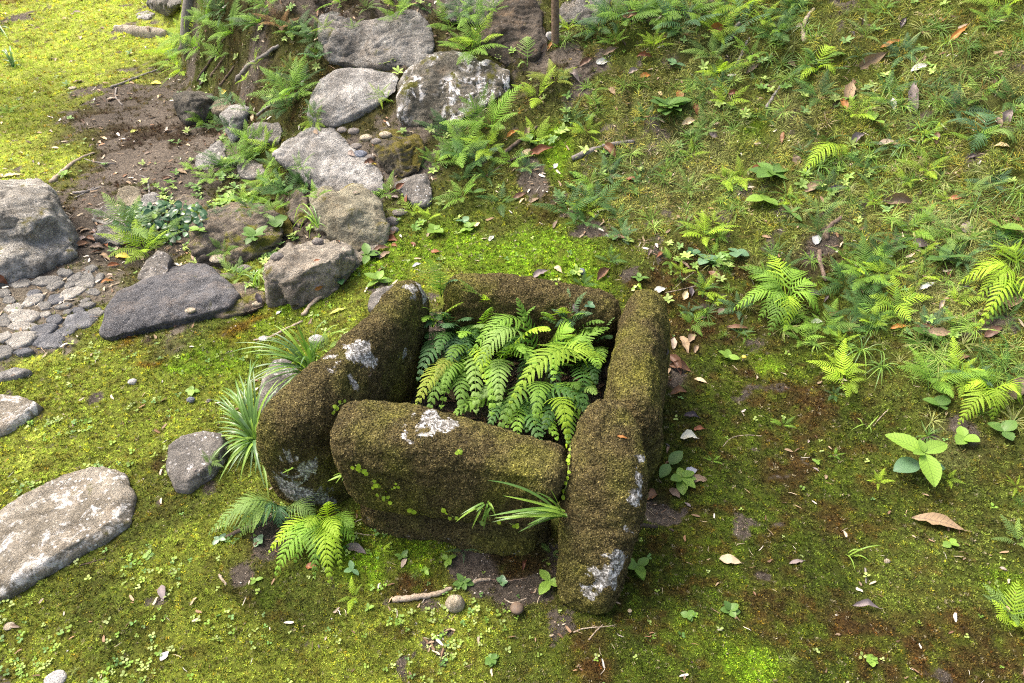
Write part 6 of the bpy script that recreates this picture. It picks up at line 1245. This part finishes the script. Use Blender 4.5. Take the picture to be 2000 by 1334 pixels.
# ------------------------------------------------------------------ wood
G_ = 'dead sticks and roots'
STK = [
 ('root', 'thick pale bare root curving through the moss behind the left beam', [(592, 618), (605, 600), (625, 582), (660, 564)], .010, .007, W_PALE), ('root', 'thin pale root winding down from the thick pale root', [(495, 665), (525, 660), (555, 645), (592, 628)], .004, .0055, W_PALE),
 ('stick', 'short thick pale stick pointing at the round pebble', [(768, 1174), (800, 1169), (840, 1163), (882, 1150)], .0095, .006, W_PALE), ('stick', 'flattened grey stick on the earth right of the round pebble', [(922, 1140), (940, 1134), (958, 1132)], .006, .004, W_PALE),
 ('stick', 'stubby pale twig on the lower left lawn', [(428, 1122), (436, 1135), (443, 1143)], .004, .003, W_PALE), ('stick', 'broken branch lying across the middle of the slope', [(1116, 312), (1150, 298), (1190, 285), (1238, 278)], .014, .011, W_GREY), ('stick', 'grey stick standing out of the grass, centre of the slope', [(1496, 212), (1510, 190), (1525, 168)], .009, .006, W_GREY),
 ('stick', 'crooked pale stick high on the slope', [(1572, 84), (1568, 60), (1575, 38), (1590, 18)], .013, .008, W_PALE), ('stick', 'straight grey stick beside the grey fern on the upper slope', [(1438, 132), (1450, 105), (1463, 75)], .010, .006, W_GREY), ('stick', 'short grey stub above the straight grey stick', [(1428, 80), (1436, 62), (1444, 45)], .013, .009, W_GREY),
 ('stick', 'thin dark twig on the slope above the two blue round leaves', [(1410, 462), (1425, 430), (1438, 400)], .005, .003, W_DARK), ('root', 'brown root between the large fern cluster and the dense patch', [(1600, 490), (1602, 515), (1612, 550)], .010, .007, W_BROWN), ('stick', 'brown branch end above the brown root on the slope', [(1612, 468), (1620, 445), (1645, 425)], .012, .008, W_BROWN),
 ('stick', 'brown branch lying in the dark hollow on the slope', [(985, 300), (1010, 280), (1050, 248)], .011, .007, W_BROWN), ('root', 'thin root lying in front of the dark hollow on the slope', [(950, 345), (990, 318), (1030, 300)], .006, .004, W_DARK), ('root', 'grey surface root above the layered boulder', [(100, 358), (125, 335), (155, 312), (185, 300)], .014, .006, W_PALE),
 ('stick', 'curved thin stick right of the grey surface root', [(162, 310), (190, 318), (225, 320)], .005, .004, W_GREY), ('stick', 'dark stick beside the layered boulder', [(142, 378), (170, 376), (198, 366)], .010, .006, W_GREY), ('stick', 'thin stick crossing the dark stick by the layered boulder', [(145, 388), (165, 378), (185, 366)], .005, .003, W_GREY),
 ('stick', 'bent twig sticking up above the tan rock', [(292, 378), (290, 360), (285, 348), (272, 343)], .005, .004, W_GREY), ('root', 'long thin root crossing the bare earth below the far bank', [(218, 172), (250, 160), (285, 146), (308, 138)], .012, .008, W_GREY), ('stick', 'curled twig on the bare earth', [(228, 172), (226, 190), (240, 206)], .006, .005, W_GREY),
 ('root', 'pale straight root hanging down the far bank', [(385, 160), (415, 115), (440, 75)], .010, .008, W_DARK), ('root', 'root right of the dark straight root on the far bank', [(412, 150), (425, 132), (440, 112)], .010, .007, W_BROWN), ('root', 'short root in the middle of the far bank', [(430, 168), (445, 148), (458, 130)], .009, .006, W_BROWN),
 ('root', 'stout grey root on the right of the far bank', [(462, 160), (485, 132), (520, 108), (545, 90)], .016, .010, W_GREY), ('stick', 'small grey stick beside the pale wedge rock', [(502, 226), (515, 216), (530, 206)], .009, .006, W_GREY),
 ('stick', 'dark stick under the long fronds at the foot of the left beam', [(442, 1050), (475, 1035), (510, 1022), (545, 1005)], .006, .005, W_BROWN), ('stick', 'shiny dark stick right of the slanting stone', [(1250, 1026), (1280, 1030), (1315, 1038)], .006, .005, W_DARK), ('stick', 'thin pale stalk behind the back right corner', [(1300, 572), (1330, 566), (1362, 558)], .0022, .0018, W_PALE),
 ('stick', 'thin curved stalk rising to the pale stalk behind the corner', [(1312, 568), (1335, 548), (1355, 532)], .002, .0016, W_PALE), ('stick', 'small red brown twig on the right lawn', [(1790, 866), (1805, 858), (1825, 850)], .0042, .003, W_DARK), ('stick', 'thin stalk near the grass sprout on the lower right', [(1690, 1110), (1691, 1125), (1692, 1140)], .003, .002, W_GREY),
 ('stick', 'straight thin twig on the brown moss right of the centre', [(1706, 832), (1720, 815), (1735, 800)], .002, .0016, W_PALE), ('stick', 'long curved hair thin stalk on the brown moss', [(1412, 872), (1430, 855), (1460, 850), (1488, 852)], .0015, .0012, W_PALE), ('stick', 'pale thin stalk in front of the slanting stone', [(1120, 1235), (1140, 1228), (1170, 1225), (1200, 1222)], .002, .0015, W_PALE),
 ('stick', 'crossed dry stalk in front of the slanting stone', [(1150, 1250), (1165, 1232), (1178, 1220)], .002, .0015, W_PALE), ('stick', 'dry stalk beside the brown capped mushroom', [(985, 1170), (1002, 1178), (1030, 1168)], .0022, .0016, W_PALE), ('stick', 'thin stalk reaching from the flat grey stick', [(958, 1132), (990, 1135), (1025, 1130)], .002, .0015, W_BROWN), ('stick', 'thin pale stalk under the base stone', [(690, 1040), (715, 1045), (735, 1045)], .0018, .0015, W_PALE),
 ('stick', 'hair thin stalk sweeping to the right edge of the slanting stone', [(1245, 1000), (1262, 985), (1280, 970)], .0018, .0014, W_PALE), ('stick', 'thin twig on the mossy earth lower left', [(155, 1105), (180, 1098), (210, 1090)], .002, .0014, W_DARK)]
for nm, lb, pts, a, b, mt in STK: stick(nm, lb, nm, pts, a, b, mt, group=G_)

# ------------------------------------------------------------------ pebbles and mushrooms
def pebble(u, v, w, h_, label, mat, squash=.8, sink=.25, ang=0):
    p, n = place(u, v + h_ * .45); m = px2m(u, v, p)
    bm = bmesh.new(); bmesh.ops.create_icosphere(bm, subdivisions=4, radius=.5)
    V = np.array([v_.co[:] for v_ in bm.verts]); d = fbm(V + u, .5, 3, 3); 
    for v_, q in zip(bm.verts, d): v_.co *= 1 + .14 * q; 
    for v_ in bm.verts: v_.co.x *= w * m; v_.co.y *= w * m * squash; v_.co.z *= h_ * m
    me = bpy.data.meshes.new('pebble'); bm.to_mesh(me); bm.free(); me.polygons.foreach_set('use_smooth', np.ones(len(me.polygons), bool)); me.materials.append(mat)
    o = obj('pebble', me, None, p + Vector((0, w * m * squash * .3, h_ * m * (.42 - sink)))); o.rotation_euler = (0, 0, R(ang)); return tag(o, label, 'pebble', 'loose pebbles')
PB = rock_mat('cream_pebble', (0.48, 0.40, 0.27), (0.66, 0.60, 0.47), 0, moss=0, warm=.35, speck=.1, grain=120); PBL = rock_mat('blue_pebble', (0.20, 0.22, 0.27), (0.30, 0.33, 0.39), 0, moss=0, warm=0, speck=.1); PW = rock_mat('white_pebble', (0.55, 0.54, 0.52), (0.72, 0.71, 0.69), 0, moss=0, warm=.1, speck=.1); PGR = rock_mat('grey_pebble', (0.22, 0.20, 0.18), (0.36, 0.33, 0.30), 0, moss=0, warm=.3, speck=.2)
for a in [(888, 1172, 38, 44, 'rounded cream coloured pebble at the end of the short thick stick', PB, .85), (703, 300, 28, 15, 'bluish oval pebble on the flat topped boulder', PBL), (722, 307, 22, 16, 'brownish pebble beside the bluish oval pebble', PGR), (695, 285, 24, 12, 'grey pebble behind the bluish oval pebble', PGR), (715, 268, 26, 13, 'tan pebble under the smooth pale boulder', PB), (735, 275, 22, 12, 'grey pebble left of the striped rock', PGR), (752, 262, 24, 12, 'pale pebble at the crack of the two upper boulders', PB), (690, 255, 24, 14, 'dark pebble under the smooth pale boulder', PGR), (668, 253, 22, 11, 'small brown pebble under the smooth pale boulder', PGR),
          (105, 1331, 44, 16, 'white pebble cut by the bottom edge', PW), (372, 780, 17, 13, 'small blue grey pebble in the left lawn', PBL), (408, 782, 10, 8, 'tiny brown pebble in the left lawn', PGR), (1135, 529, 19, 13, 'smooth grey pebble behind the back beam', PBL), (618, 662, 30, 20, 'pale pebble in the strap grass behind the left beam', PW), (370, 606, 24, 9, 'flat pale pebble under the brown rock', PB), (514, 662, 20, 7, 'flat white pebble near the thin root', PW), (258, 745, 18, 12, 'pale pebble in the left lawn', PW), (1733, 1095, 12, 11, 'little pale nut on the lower right lawn', PB), (1073, 68, 16, 22, 'white pebble behind the slim stem', PW), (500, 593, 20, 10, 'pale pebble at the foot of the brown pillar rock', PB),
          (620, 470, 22, 16, 'brown pebble in the low mossy bank', PGR), (765, 430, 26, 22, 'grey pebble right of the olive boulder', PGR), (780, 415, 30, 12, 'tan oval pebble right of the olive boulder', PGR), (770, 448, 20, 14, 'brown pebble behind the dead leaves by the olive boulder', PGR), (425, 505, 36, 14, 'pale flat cobble among weeds on the low bank', PB), (475, 525, 30, 12, 'grey flat cobble among weeds on the low bank', PGR), (540, 500, 26, 16, 'pink grey cobble beside the long brown rock', PGR), (15, 1225, 22, 8, 'flat pale pebble at the lower left edge', PB), (140, 172, 16, 6, 'pale pebble on the bare earth of the far lawn', PB)]: pebble(*a)
def mushroom(u, v, w, label, cap, stalk, hgt=.9):
    p, n = place(u, v); m = w * px2m(u, v, p); t = thing('mushroom', label, 'mushroom', p - Vector((0, 0, .002)), 'mushrooms')
    v_, f_ = tube([Vector((0, 0, 0)), Vector((.0, 0, m * hgt * .5)), Vector((m * .05, 0, m * hgt))], [m * .16, m * .13, m * .11], 8); obj('stalk', mesh_np('stalk', v_, f_, stalk), t)
    V = []; F = []; n_ = 16; prof = [(0.02, .30), (.25, .27), (.42, .15), (.5, 0), (.45, -.03), (.15, .05)]
    for q, z in prof:
        for k in range(n_): a = 2 * math.pi * k / n_; V.append((m * q * math.cos(a) + m * .05, m * q * math.sin(a), m * (hgt + z)))
    for i in range(len(prof) - 1):
        for k in range(n_): F.append((i * n_ + k, (i + 1) * n_ + k, (i + 1) * n_ + (k + 1) % n_, i * n_ + (k + 1) % n_))
    F.append(tuple(range(n_))); obj('cap', mesh_np('cap', V, F, cap), t)
mushroom(1008, 1195, 28, 'brown capped mushroom on the front lawn', D['tan'], D['cream'], .5); mushroom(1451, 705, 10, 'tiny yellow mushroom in the moss right of the square', D['yellow'], D['cream'], 1.1); mushroom(1229, 1196, 9, 'tiny pale mushroom at the foot of the slanting stone', D['cream'], D['cream'], .8)

# ------------------------------------------------------------------ fallen leaves
LV = [
 (1425, 1097, 42, -12, 'cream', 'with an orange stain on the lower right lawn', .55, .5), (1830, 1026, 92, -22, 'tan', 'long and smooth, largest on the right lawn', .32, .7), (1690, 1188, 52, -4, 'grey', 'curled on the lower right lawn', .32, 1.2), (1555, 1100, 32, 15, 'grey', 'narrow, right of the cream leaf', .3, .5), (1345, 858, 34, 0, 'silver', 'torn, right of the slanting stone', .6, 1.2),
 (1360, 940, 44, 5, 'tan', 'under the rounded seedling right of the slanting stone', .45, .6), (1350, 922, 26, 20, 'silver', 'behind the rounded seedling', .7, .4), (1318, 965, 30, -60, 'tan', 'below the rounded seedling', .6, .5), (1272, 973, 30, 30, 'brown', 'against the right edge of the slanting stone', .6, 1.0), (1335, 675, 44, -75, 'tan', 'pointed, standing beside the right beam', .4, .9), (1350, 662, 26, 55, 'tan', 'light, beside the pointed leaf at the right beam', .6, .7),
 (1317, 715, 52, -70, 'brown', 'curled, against the outside of the right beam', .4, 1.4), (1328, 722, 44, -25, 'brown', 'dark, lying over the curled leaf at the right beam', .5, 1.2), (1315, 672, 30, 80, 'grey', 'flat, touching the right beam', .5, .7), (1325, 770, 36, 10, 'brown', 'crumpled beside the right beam', .5, 1.3), (1350, 815, 30, -10, 'dark', 'small and dark beside the right beam', .5, 1.0), (1365, 840, 24, 10, 'red', 'small, right of the slanting stone top', .5, .8), (1368, 745, 26, -35, 'cream', 'small and narrow beside the right beam', .4, .6),
 (1288, 568, 26, 25, 'silver', 'on the corner behind the right beam', .6, .5), (1338, 578, 24, 70, 'cream', 'beside the back right corner', .6, .6), (1178, 538, 40, 50, 'brown', 'curled behind the back beam', .45, 1.2), (1055, 537, 34, 30, 'grey', 'pale, behind the back beam', .5, .8), (1090, 528, 22, -50, 'cream', 'small, behind the back beam', .6, .8), (1408, 608, 20, 35, 'tan', 'small pale pinkish, on brown moss near the corner', .55, .3),
 (1370, 622, 24, 10, 'brown', 'thin, below the corner ferns', .3, .5), (1440, 642, 44, -5, 'brown', 'long and dark under the large fern cluster', .25, .6), (660, 610, 34, 20, 'lime', 'pointed, in the moss behind the left beam', .35, .4), (485, 610, 36, 15, 'dark', 'blackish, at the foot of the brown pillar rock', .8, .4), (505, 585, 26, -55, 'dark', 'purple, leaning on the brown pillar rock', .5, .6), (545, 612, 16, 60, 'silver', 'tiny, near the brown pillar rock', .5, .4), (622, 562, 18, 60, 'orange', 'small, beside the pale root', .5, .6),
 (318, 1158, 34, -65, 'grey', 'pointed, on the lower left lawn', .55, .7), (322, 1282, 22, 60, 'silver', 'small whitish, near the bottom left', .65, .3), (28, 1225, 26, -5, 'tan', 'pale, near the lower left edge', .3, .6), (608, 1108, 22, -5, 'red', 'under the fresh fern at the front', .7, .5), (1102, 1010, 10, 0, 'brown', 'tiny, at the strap fern', .5, .5), (695, 1075, 44, -20, 'grey', 'torn, at the foot of the base stone', .5, .5), (790, 1100, 26, 70, 'grey', 'thin, in front of the base stone', .4, .5), (1025, 1105, 26, 70, 'red', 'crumpled, at the foot of the base stone', .4, 1.4),
 (1215, 855, 22, -10, 'orange', 'reddish crumbs on the slanting stone', .3, .5), (765, 470, 34, -35, 'red', 'at the right foot of the olive boulder', .5, .7), (745, 490, 34, 20, 'brown', 'dark, below the red brown one by the olive boulder', .45, .9), (735, 505, 30, -10, 'dark', 'blackish, right of the long brown rock', .5, .9), (752, 500, 26, 40, 'tan', 'small, by the olive boulder', .5, .6), (770, 455, 24, 70, 'brown', 'curled, close to the olive boulder', .5, .7), (850, 493, 18, 0, 'red', 'small, on the bright moss', .6, .5),
 (815, 520, 20, 25, 'silver', 'small shiny, on the bright moss', .5, .7), (960, 467, 20, 60, 'silver', 'small bluish, upper bright moss', .5, .5), (932, 440, 20, 60, 'cream', 'small, in the upper bright moss', .5, .5), (1015, 385, 30, 30, 'brown', 'on the lower slope', .45, .7), (1210, 467, 30, -30, 'brown', 'near the lower slope ferns', .35, .8), (1085, 440, 30, 70, 'tan', 'narrow, on the lower slope', .25, .6),
 (1590, 366, 44, 25, 'tan', 'pointed, right of the shiny seedling', .42, .6), (1635, 370, 40, -5, 'dark', 'almost black, beside the pointed tan leaf', .3, .6), (1755, 395, 52, -15, 'tan', 'curled, largest in the middle of the right slope', .5, 1.3), (1865, 390, 26, -20, 'red', 'small, right of the curled slope leaf', .5, .7), (1660, 185, 62, 62, 'tan', 'upright and pale, upper right slope', .42, .8), (1650, 205, 50, 80, 'orange', 'brown orange, under the upright pale leaf', .35, .7), (1700, 120, 60, 40, 'tan', 'long, in the grass of the upper slope', .42, .7), (1740, 88, 46, 15, 'orange', 'narrow orange, upper slope', .25, .5),
 (1795, 135, 32, 5, 'silver', 'greenish silver, upper right slope', .5, .6), (1745, 205, 30, 75, 'silver', 'whitish, beside the torn bark', .45, .8), (1790, 190, 66, 50, 'grey', 'torn strip of grey bark on the upper right slope', .35, .9), (1870, 70, 52, 35, 'orange', 'brown, under the top right ferns', .25, .6), (1970, 232, 40, 45, 'grey', 'curled, at the right edge of the upper slope', .6, 1.2), (1950, 240, 30, 80, 'tan', 'pale, at the right edge of the upper slope', .5, 1.0),
 (1545, 125, 22, -45, 'tan', 'small pinkish, left of the light tipped fern', .5, .4), (1555, 312, 24, 90, 'tan', 'roundish, below the arching pale frond', .75, .4), (1480, 333, 34, -10, 'red', 'over the shiny seedling', .5, .7), (1675, 275, 36, 30, 'grey', 'crumpled, upper right slope', .5, 1.3), (1730, 280, 30, -5, 'grey', 'bluish grey, upper right slope', .45, .5), (1830, 270, 30, 60, 'brown', 'small, upper right slope', .45, .8), (1888, 445, 30, 60, 'grey', 'roundish, on the right slope', .75, .4), (1797, 478, 32, -20, 'dark', 'purple, on the right slope', .7, .4),
 (1595, 470, 24, 60, 'silver', 'roundish, above the brown root', .8, .5), (1830, 655, 66, -12, 'tan', 'long, on the grass left of the bright right fern', .3, .7), (1755, 640, 30, 0, 'orange', 'small, at the end of the dense fern patch', .4, .9), (1975, 585, 52, 60, 'tan', 'broad veined, at the right edge', .75, .3), (1810, 560, 34, 20, 'silver', 'narrow, under the stiff fern', .3, .4), (1840, 595, 30, 50, 'grey', 'thin, below the stiff fern', .3, .9), (1595, 630, 22, -10, 'silver', 'small bluish, under the large fern cluster', .6, .5), (1940, 650, 40, 20, 'brown', 'under the right edge fern', .5, .6), (1880, 700, 26, -5, 'brown', 'small, right slope foot', .5, .7), (1990, 760, 60, 40, 'tan', 'broad, cut by the right edge', .6, .7), (1810, 640, 44, -5, 'brown', 'dark strip beside the long tan leaf', .2, .7),
 (1328, 186, 24, 90, 'orange', 'standing upright beside the bushy seedling', .7, .4), (1345, 240, 30, 20, 'cream', 'pale, under the bushy seedling', .5, .8), (1260, 150, 22, 5, 'orange', 'bright, on the upper slope', .6, .7), (1195, 180, 24, -60, 'tan', 'pointed, on the upper slope', .5, .8), (1258, 112, 30, 0, 'red', 'folded, upper slope', .4, 1.3), (1190, 102, 34, 35, 'tan', 'pinkish, upper slope', .4, .8), (1175, 122, 24, 5, 'silver', 'whitish, upper slope', .6, .5), (1145, 122, 30, 30, 'brown', 'dark, upper slope', .45, .8), (1120, 150, 36, -55, 'grey', 'curled, right of the upright pale frond', .4, 1.2), (1060, 93, 26, -60, 'tan', 'at the foot of the slim stem', .45, .6), (1075, 90, 24, 60, 'orange', 'small, at the foot of the slim stem', .3, .6),
 (1030, 260, 34, 75, 'tan', 'upright, by the dark hollow', .35, .9), (1055, 298, 52, 20, 'red', 'dark red, in the dark hollow', .35, .8), (1000, 262, 26, 40, 'orange', 'bright, by the branch in the hollow', .4, .8), (1190, 297, 40, -60, 'brown', 'crumpled, over the broken branch', .5, 1.3), (1230, 35, 44, 5, 'brown', 'in the shade of the top edge fern row', .35, 1.0), (1400, 60, 34, 0, 'orange', 'crumpled, left of the short stub', .6, 1.2), (1470, 135, 30, 30, 'tan', 'narrow, right of the straight stick', .35, .6), (1395, 265, 24, -60, 'grey', 'bluish small, under the bushy seedling', .5, .9), (1085, 325, 16, 60, 'silver', 'pale green, on bright moss of the slope', .6, .4),
 (240, 505, 30, 0, 'yellow', 'bright yellow, in the dark hollow', .6, .7), (210, 552, 24, 30, 'orange', 'small, at the edge of the stone path', .45, .8), (215, 545, 22, 50, 'tan', 'small, beside the orange one by the path', .4, .9), (262, 655, 26, 80, 'orange', 'bright orange, under the dark speckled block', .3, .8), (180, 470, 30, -25, 'brown', 'in the dark hollow by the layered boulder', .4, .9), (205, 505, 30, -30, 'tan', 'tan brown, in the dark hollow', .4, 1.0), (162, 480, 26, 40, 'brown', 'small, deep in the dark hollow', .5, 1.0), (190, 450, 26, -60, 'grey', 'curled, deep in the dark hollow', .5, 1.0), (190, 485, 28, 10, 'tan', 'flat, in the middle of the dark hollow', .5, .8), (222, 520, 24, 30, 'red', 'red brown, beside the yellow leaf', .4, 1.0),
 (305, 165, 22, 0, 'yellow', 'yellow, between the two dark rocks', .6, .6), (438, 180, 18, 0, 'yellow', 'small yellow, above the tan rock', .6, .5), (262, 258, 16, 60, 'lime', 'lime coloured, on the bare earth', .6, .5), (495, 230, 16, 60, 'cream', 'cream, right of the pale wedge rock', .6, .5), (355, 338, 26, -20, 'tan', 'by the low end of the fern row', .5, .7), (730, 322, 12, 20, 'yellow', 'tiny yellow, on the flat topped boulder', .6, .5), (722, 320, 26, 30, 'brown', 'brown, on the flat topped boulder', .5, .9), (395, 160, 22, 0, 'dark', 'purple, on the far bank', .6, .6), (545, 370, 26, 20, 'brown', 'in the shade under the flat topped boulder', .5, .9), (310, 400, 26, 15, 'cream', 'white, above the ivy', .35, .5), (25, 345, 36, 30, 'cream', 'long white, above the layered boulder', .35, .4), (5, 545, 26, -60, 'red', 'at the left edge by the stone path', .6, .5), (500, 745, 14, 0, 'brown', 'tiny, in the strap grass', .5, .5)]
for a in LV: dead_leaf(a[0], a[1], a[2], a[3], a[4], a[5], a[6], a[7])
# smaller leaves, each told by its colour and its nearest landmark
MARKS = [(735, 75, 'hollowed boulder'), (1005, 70, 'pointed boulder'), (690, 190, 'smooth pale boulder'), (880, 170, 'white streaked boulder'), (640, 310, 'flat topped boulder'), (780, 295, 'striped mossy rock'), (808, 375, 'triangular rock'), (690, 440, 'olive boulder'), (620, 530, 'long brown rock'), (330, 585, 'dark speckled block'), (70, 450, 'layered boulder'),
 (375, 210, 'dark cube like rock'), (458, 240, 'pale wedge rock'), (250, 385, 'rounded tan rock'), (130, 1040, 'largest flat stone'), (388, 915, 'rounded speckled stone'), (40, 815, 'pale stone at the left edge'), (580, 880, 'front end of the left beam'), (1240, 720, 'right beam'), (1050, 580, 'back beam'), (880, 900, 'front beam'), (1170, 1100, 'slanting stone'),
 (1780, 940, 'large leaved seedling'), (1830, 1025, 'long smooth brown leaf'), (1425, 1097, 'orange stained cream leaf'), (888, 1172, 'cream pebble'), (610, 1080, 'fresh fern at the front'), (1530, 590, 'large fern cluster'), (1700, 560, 'dense fern patch'), (1650, 730, 'yellow tipped ferns'), (1900, 790, 'bright fern at the right edge'), (1960, 560, 'large bright fern'), (1305, 215, 'bushy seedling'), (1600, 130, 'light tipped fern'), (1450, 100, 'straight grey stick'), (1180, 295, 'broken branch'), (1570, 50, 'crooked pale stick'), (1505, 350, 'shiny seedling'), (1610, 310, 'arching pale frond'), (1790, 190, 'torn grey bark'), (1910, 265, 'bluish green fern'), (1755, 395, 'large curled slope leaf'), (1345, 375, 'ladder like fern'), (1170, 410, 'dark ferns of the lower slope'), (1050, 270, 'dark root hollow'), (27, 125, 'lone dark grass tuft'), (270, 66, 'thin slab on the far lawn'), (265, 155, 'long root on the bare earth'), (150, 330, 'grey surface root'), (300, 440, 'ivy'), (320, 1282, 'whitish leaf near the bottom left'), (1690, 1188, 'curled grey leaf of the lower right lawn'), (1655, 1082, 'pale grass sprout'), (318, 1158, 'pointed grey leaf of the lower left lawn'), (1450, 702, 'tiny yellow mushroom'), (205, 500, 'dark hollow by the layered boulder'), (1008, 1195, 'brown capped mushroom'), (1420, 1195, 'small clover on the lower right lawn'), (1400, 500, 'two round blue leaves')]
USED = set()
def many_leaves(n, fu, cols, sz, group, seed):
    r = random.Random(seed); k = 0; tries = 0
    while k < n and tries < n * 6:
        tries += 1; u, v = fu(r); ck = r.choice(cols); L = r.uniform(*sz)
        m = min(MARKS, key=lambda q: (q[0] - u) ** 2 + (q[1] - v) ** 2); dx, dy = u - m[0], v - m[1]
        where = ('right of' if dx > 0 else 'left of') if abs(dx) > abs(dy) else ('below' if dy > 0 else 'above')
        lb = '%s %s withered leaf %s the %s' % ('tiny' if L < (sz[0] + sz[1]) / 2 else 'small', DN[ck].replace(' coloured', ''), where, m[2])
        if lb in USED: continue
        USED.add(lb); k += 1; dead_leaf(u, v, L, r.uniform(0, 360), ck, None, r.choice((.42, .55)), r.choice((.5, .9)), lb, group)
def many_ferns(n, fu, sz, seed):
    r = random.Random(seed); k = 0; tries = 0
    while k < n and tries < n * 8:
        tries += 1; u, v = fu(r); ck = r.choice(('mid', 'light', 'dark', 'mid', 'grey', 'blue', 'dark')); L = r.uniform(*sz)
        m = min(MARKS, key=lambda q: (q[0] - u) ** 2 + (q[1] - v) ** 2); dx, dy = u - m[0], v - m[1]
        where = ('right of' if dx > 0 else 'left of') if abs(dx) > abs(dy) else ('below' if dy > 0 else 'above')
        kd = r.choice(('fine', 'fine', 'lady', 'simple')); key = (ck, where, m[2])
        if key in USED: continue
        USED.add(key); k += 1; fern(u, v, L, r.randrange(4, 7), kd, ck, '%s the %s' % (where, m[2]), size='little')
many_ferns(80, lambda r: (r.uniform(1080, 1990), r.uniform(20, 660)), (18, 42), 31)
many_ferns(16, lambda r: (r.uniform(1120, 1560), r.uniform(-10, 90)), (34, 56), 36)
many_ferns(14, lambda r: (r.uniform(1560, 1990), r.uniform(430, 760)), (30, 52), 37)
many_ferns(26, lambda r: (r.uniform(330, 640), r.uniform(10, 420)), (20, 40), 32)
many_ferns(8, lambda r: (r.uniform(640, 1010), r.uniform(-10, 40)), (26, 46), 34)
many_ferns(10, lambda r: (r.uniform(820, 1050), r.uniform(220, 420)), (20, 38), 33)
many_leaves(34, lambda r: (r.uniform(0, 300), r.uniform(20, 350)), ['cream', 'tan', 'cream', 'grey'], (9, 18), 'small leaves on the far lawn', 1)
many_leaves(14, lambda r: (r.uniform(130, 400), r.uniform(150, 370)), ['tan', 'brown', 'grey', 'cream'], (9, 18), 'small leaves on the bare earth', 2)
many_leaves(34, lambda r: (r.uniform(1000, 1990), r.uniform(30, 620)), ['tan', 'brown', 'red', 'grey', 'dark', 'cream'], (14, 30), 'small leaves on the slope', 3)
many_leaves(7, lambda r: (r.uniform(820, 1180), r.uniform(740, 850)), ['brown', 'dark', 'tan'], (18, 34), 'leaves on the floor of the square', 4)
many_leaves(10, lambda r: (1335 + 45 * r.gauss(0, .6) - 30, r.uniform(600, 1000)), ['brown', 'tan', 'dark', 'grey'], (12, 24), 'small leaves along the right beam', 5)
many_leaves(12, lambda r: (r.uniform(1350, 1990), r.uniform(800, 1330)), ['tan', 'grey', 'cream', 'brown'], (7, 14), 'leaf scraps on the right lawn', 6)
many_leaves(12, lambda r: (r.uniform(150, 250), r.uniform(440, 540)), ['brown', 'red', 'tan', 'grey', 'brown'], (14, 28), 'leaves heaped in the hollow', 7)
many_leaves(12, lambda r: (r.uniform(560, 820), r.uniform(250, 520)), ['brown', 'red', 'tan', 'grey'], (12, 24), 'leaves between the bank stones', 8)
many_leaves(8, lambda r: (r.uniform(20, 800), r.uniform(680, 1320)), ['tan', 'grey', 'cream', 'dark'], (7, 14), 'leaf scraps on the left lawn', 9)
print('TRIS', sum(len(m.polygons) for m in bpy.data.meshes))
print('TIME', time.time()-_t0)
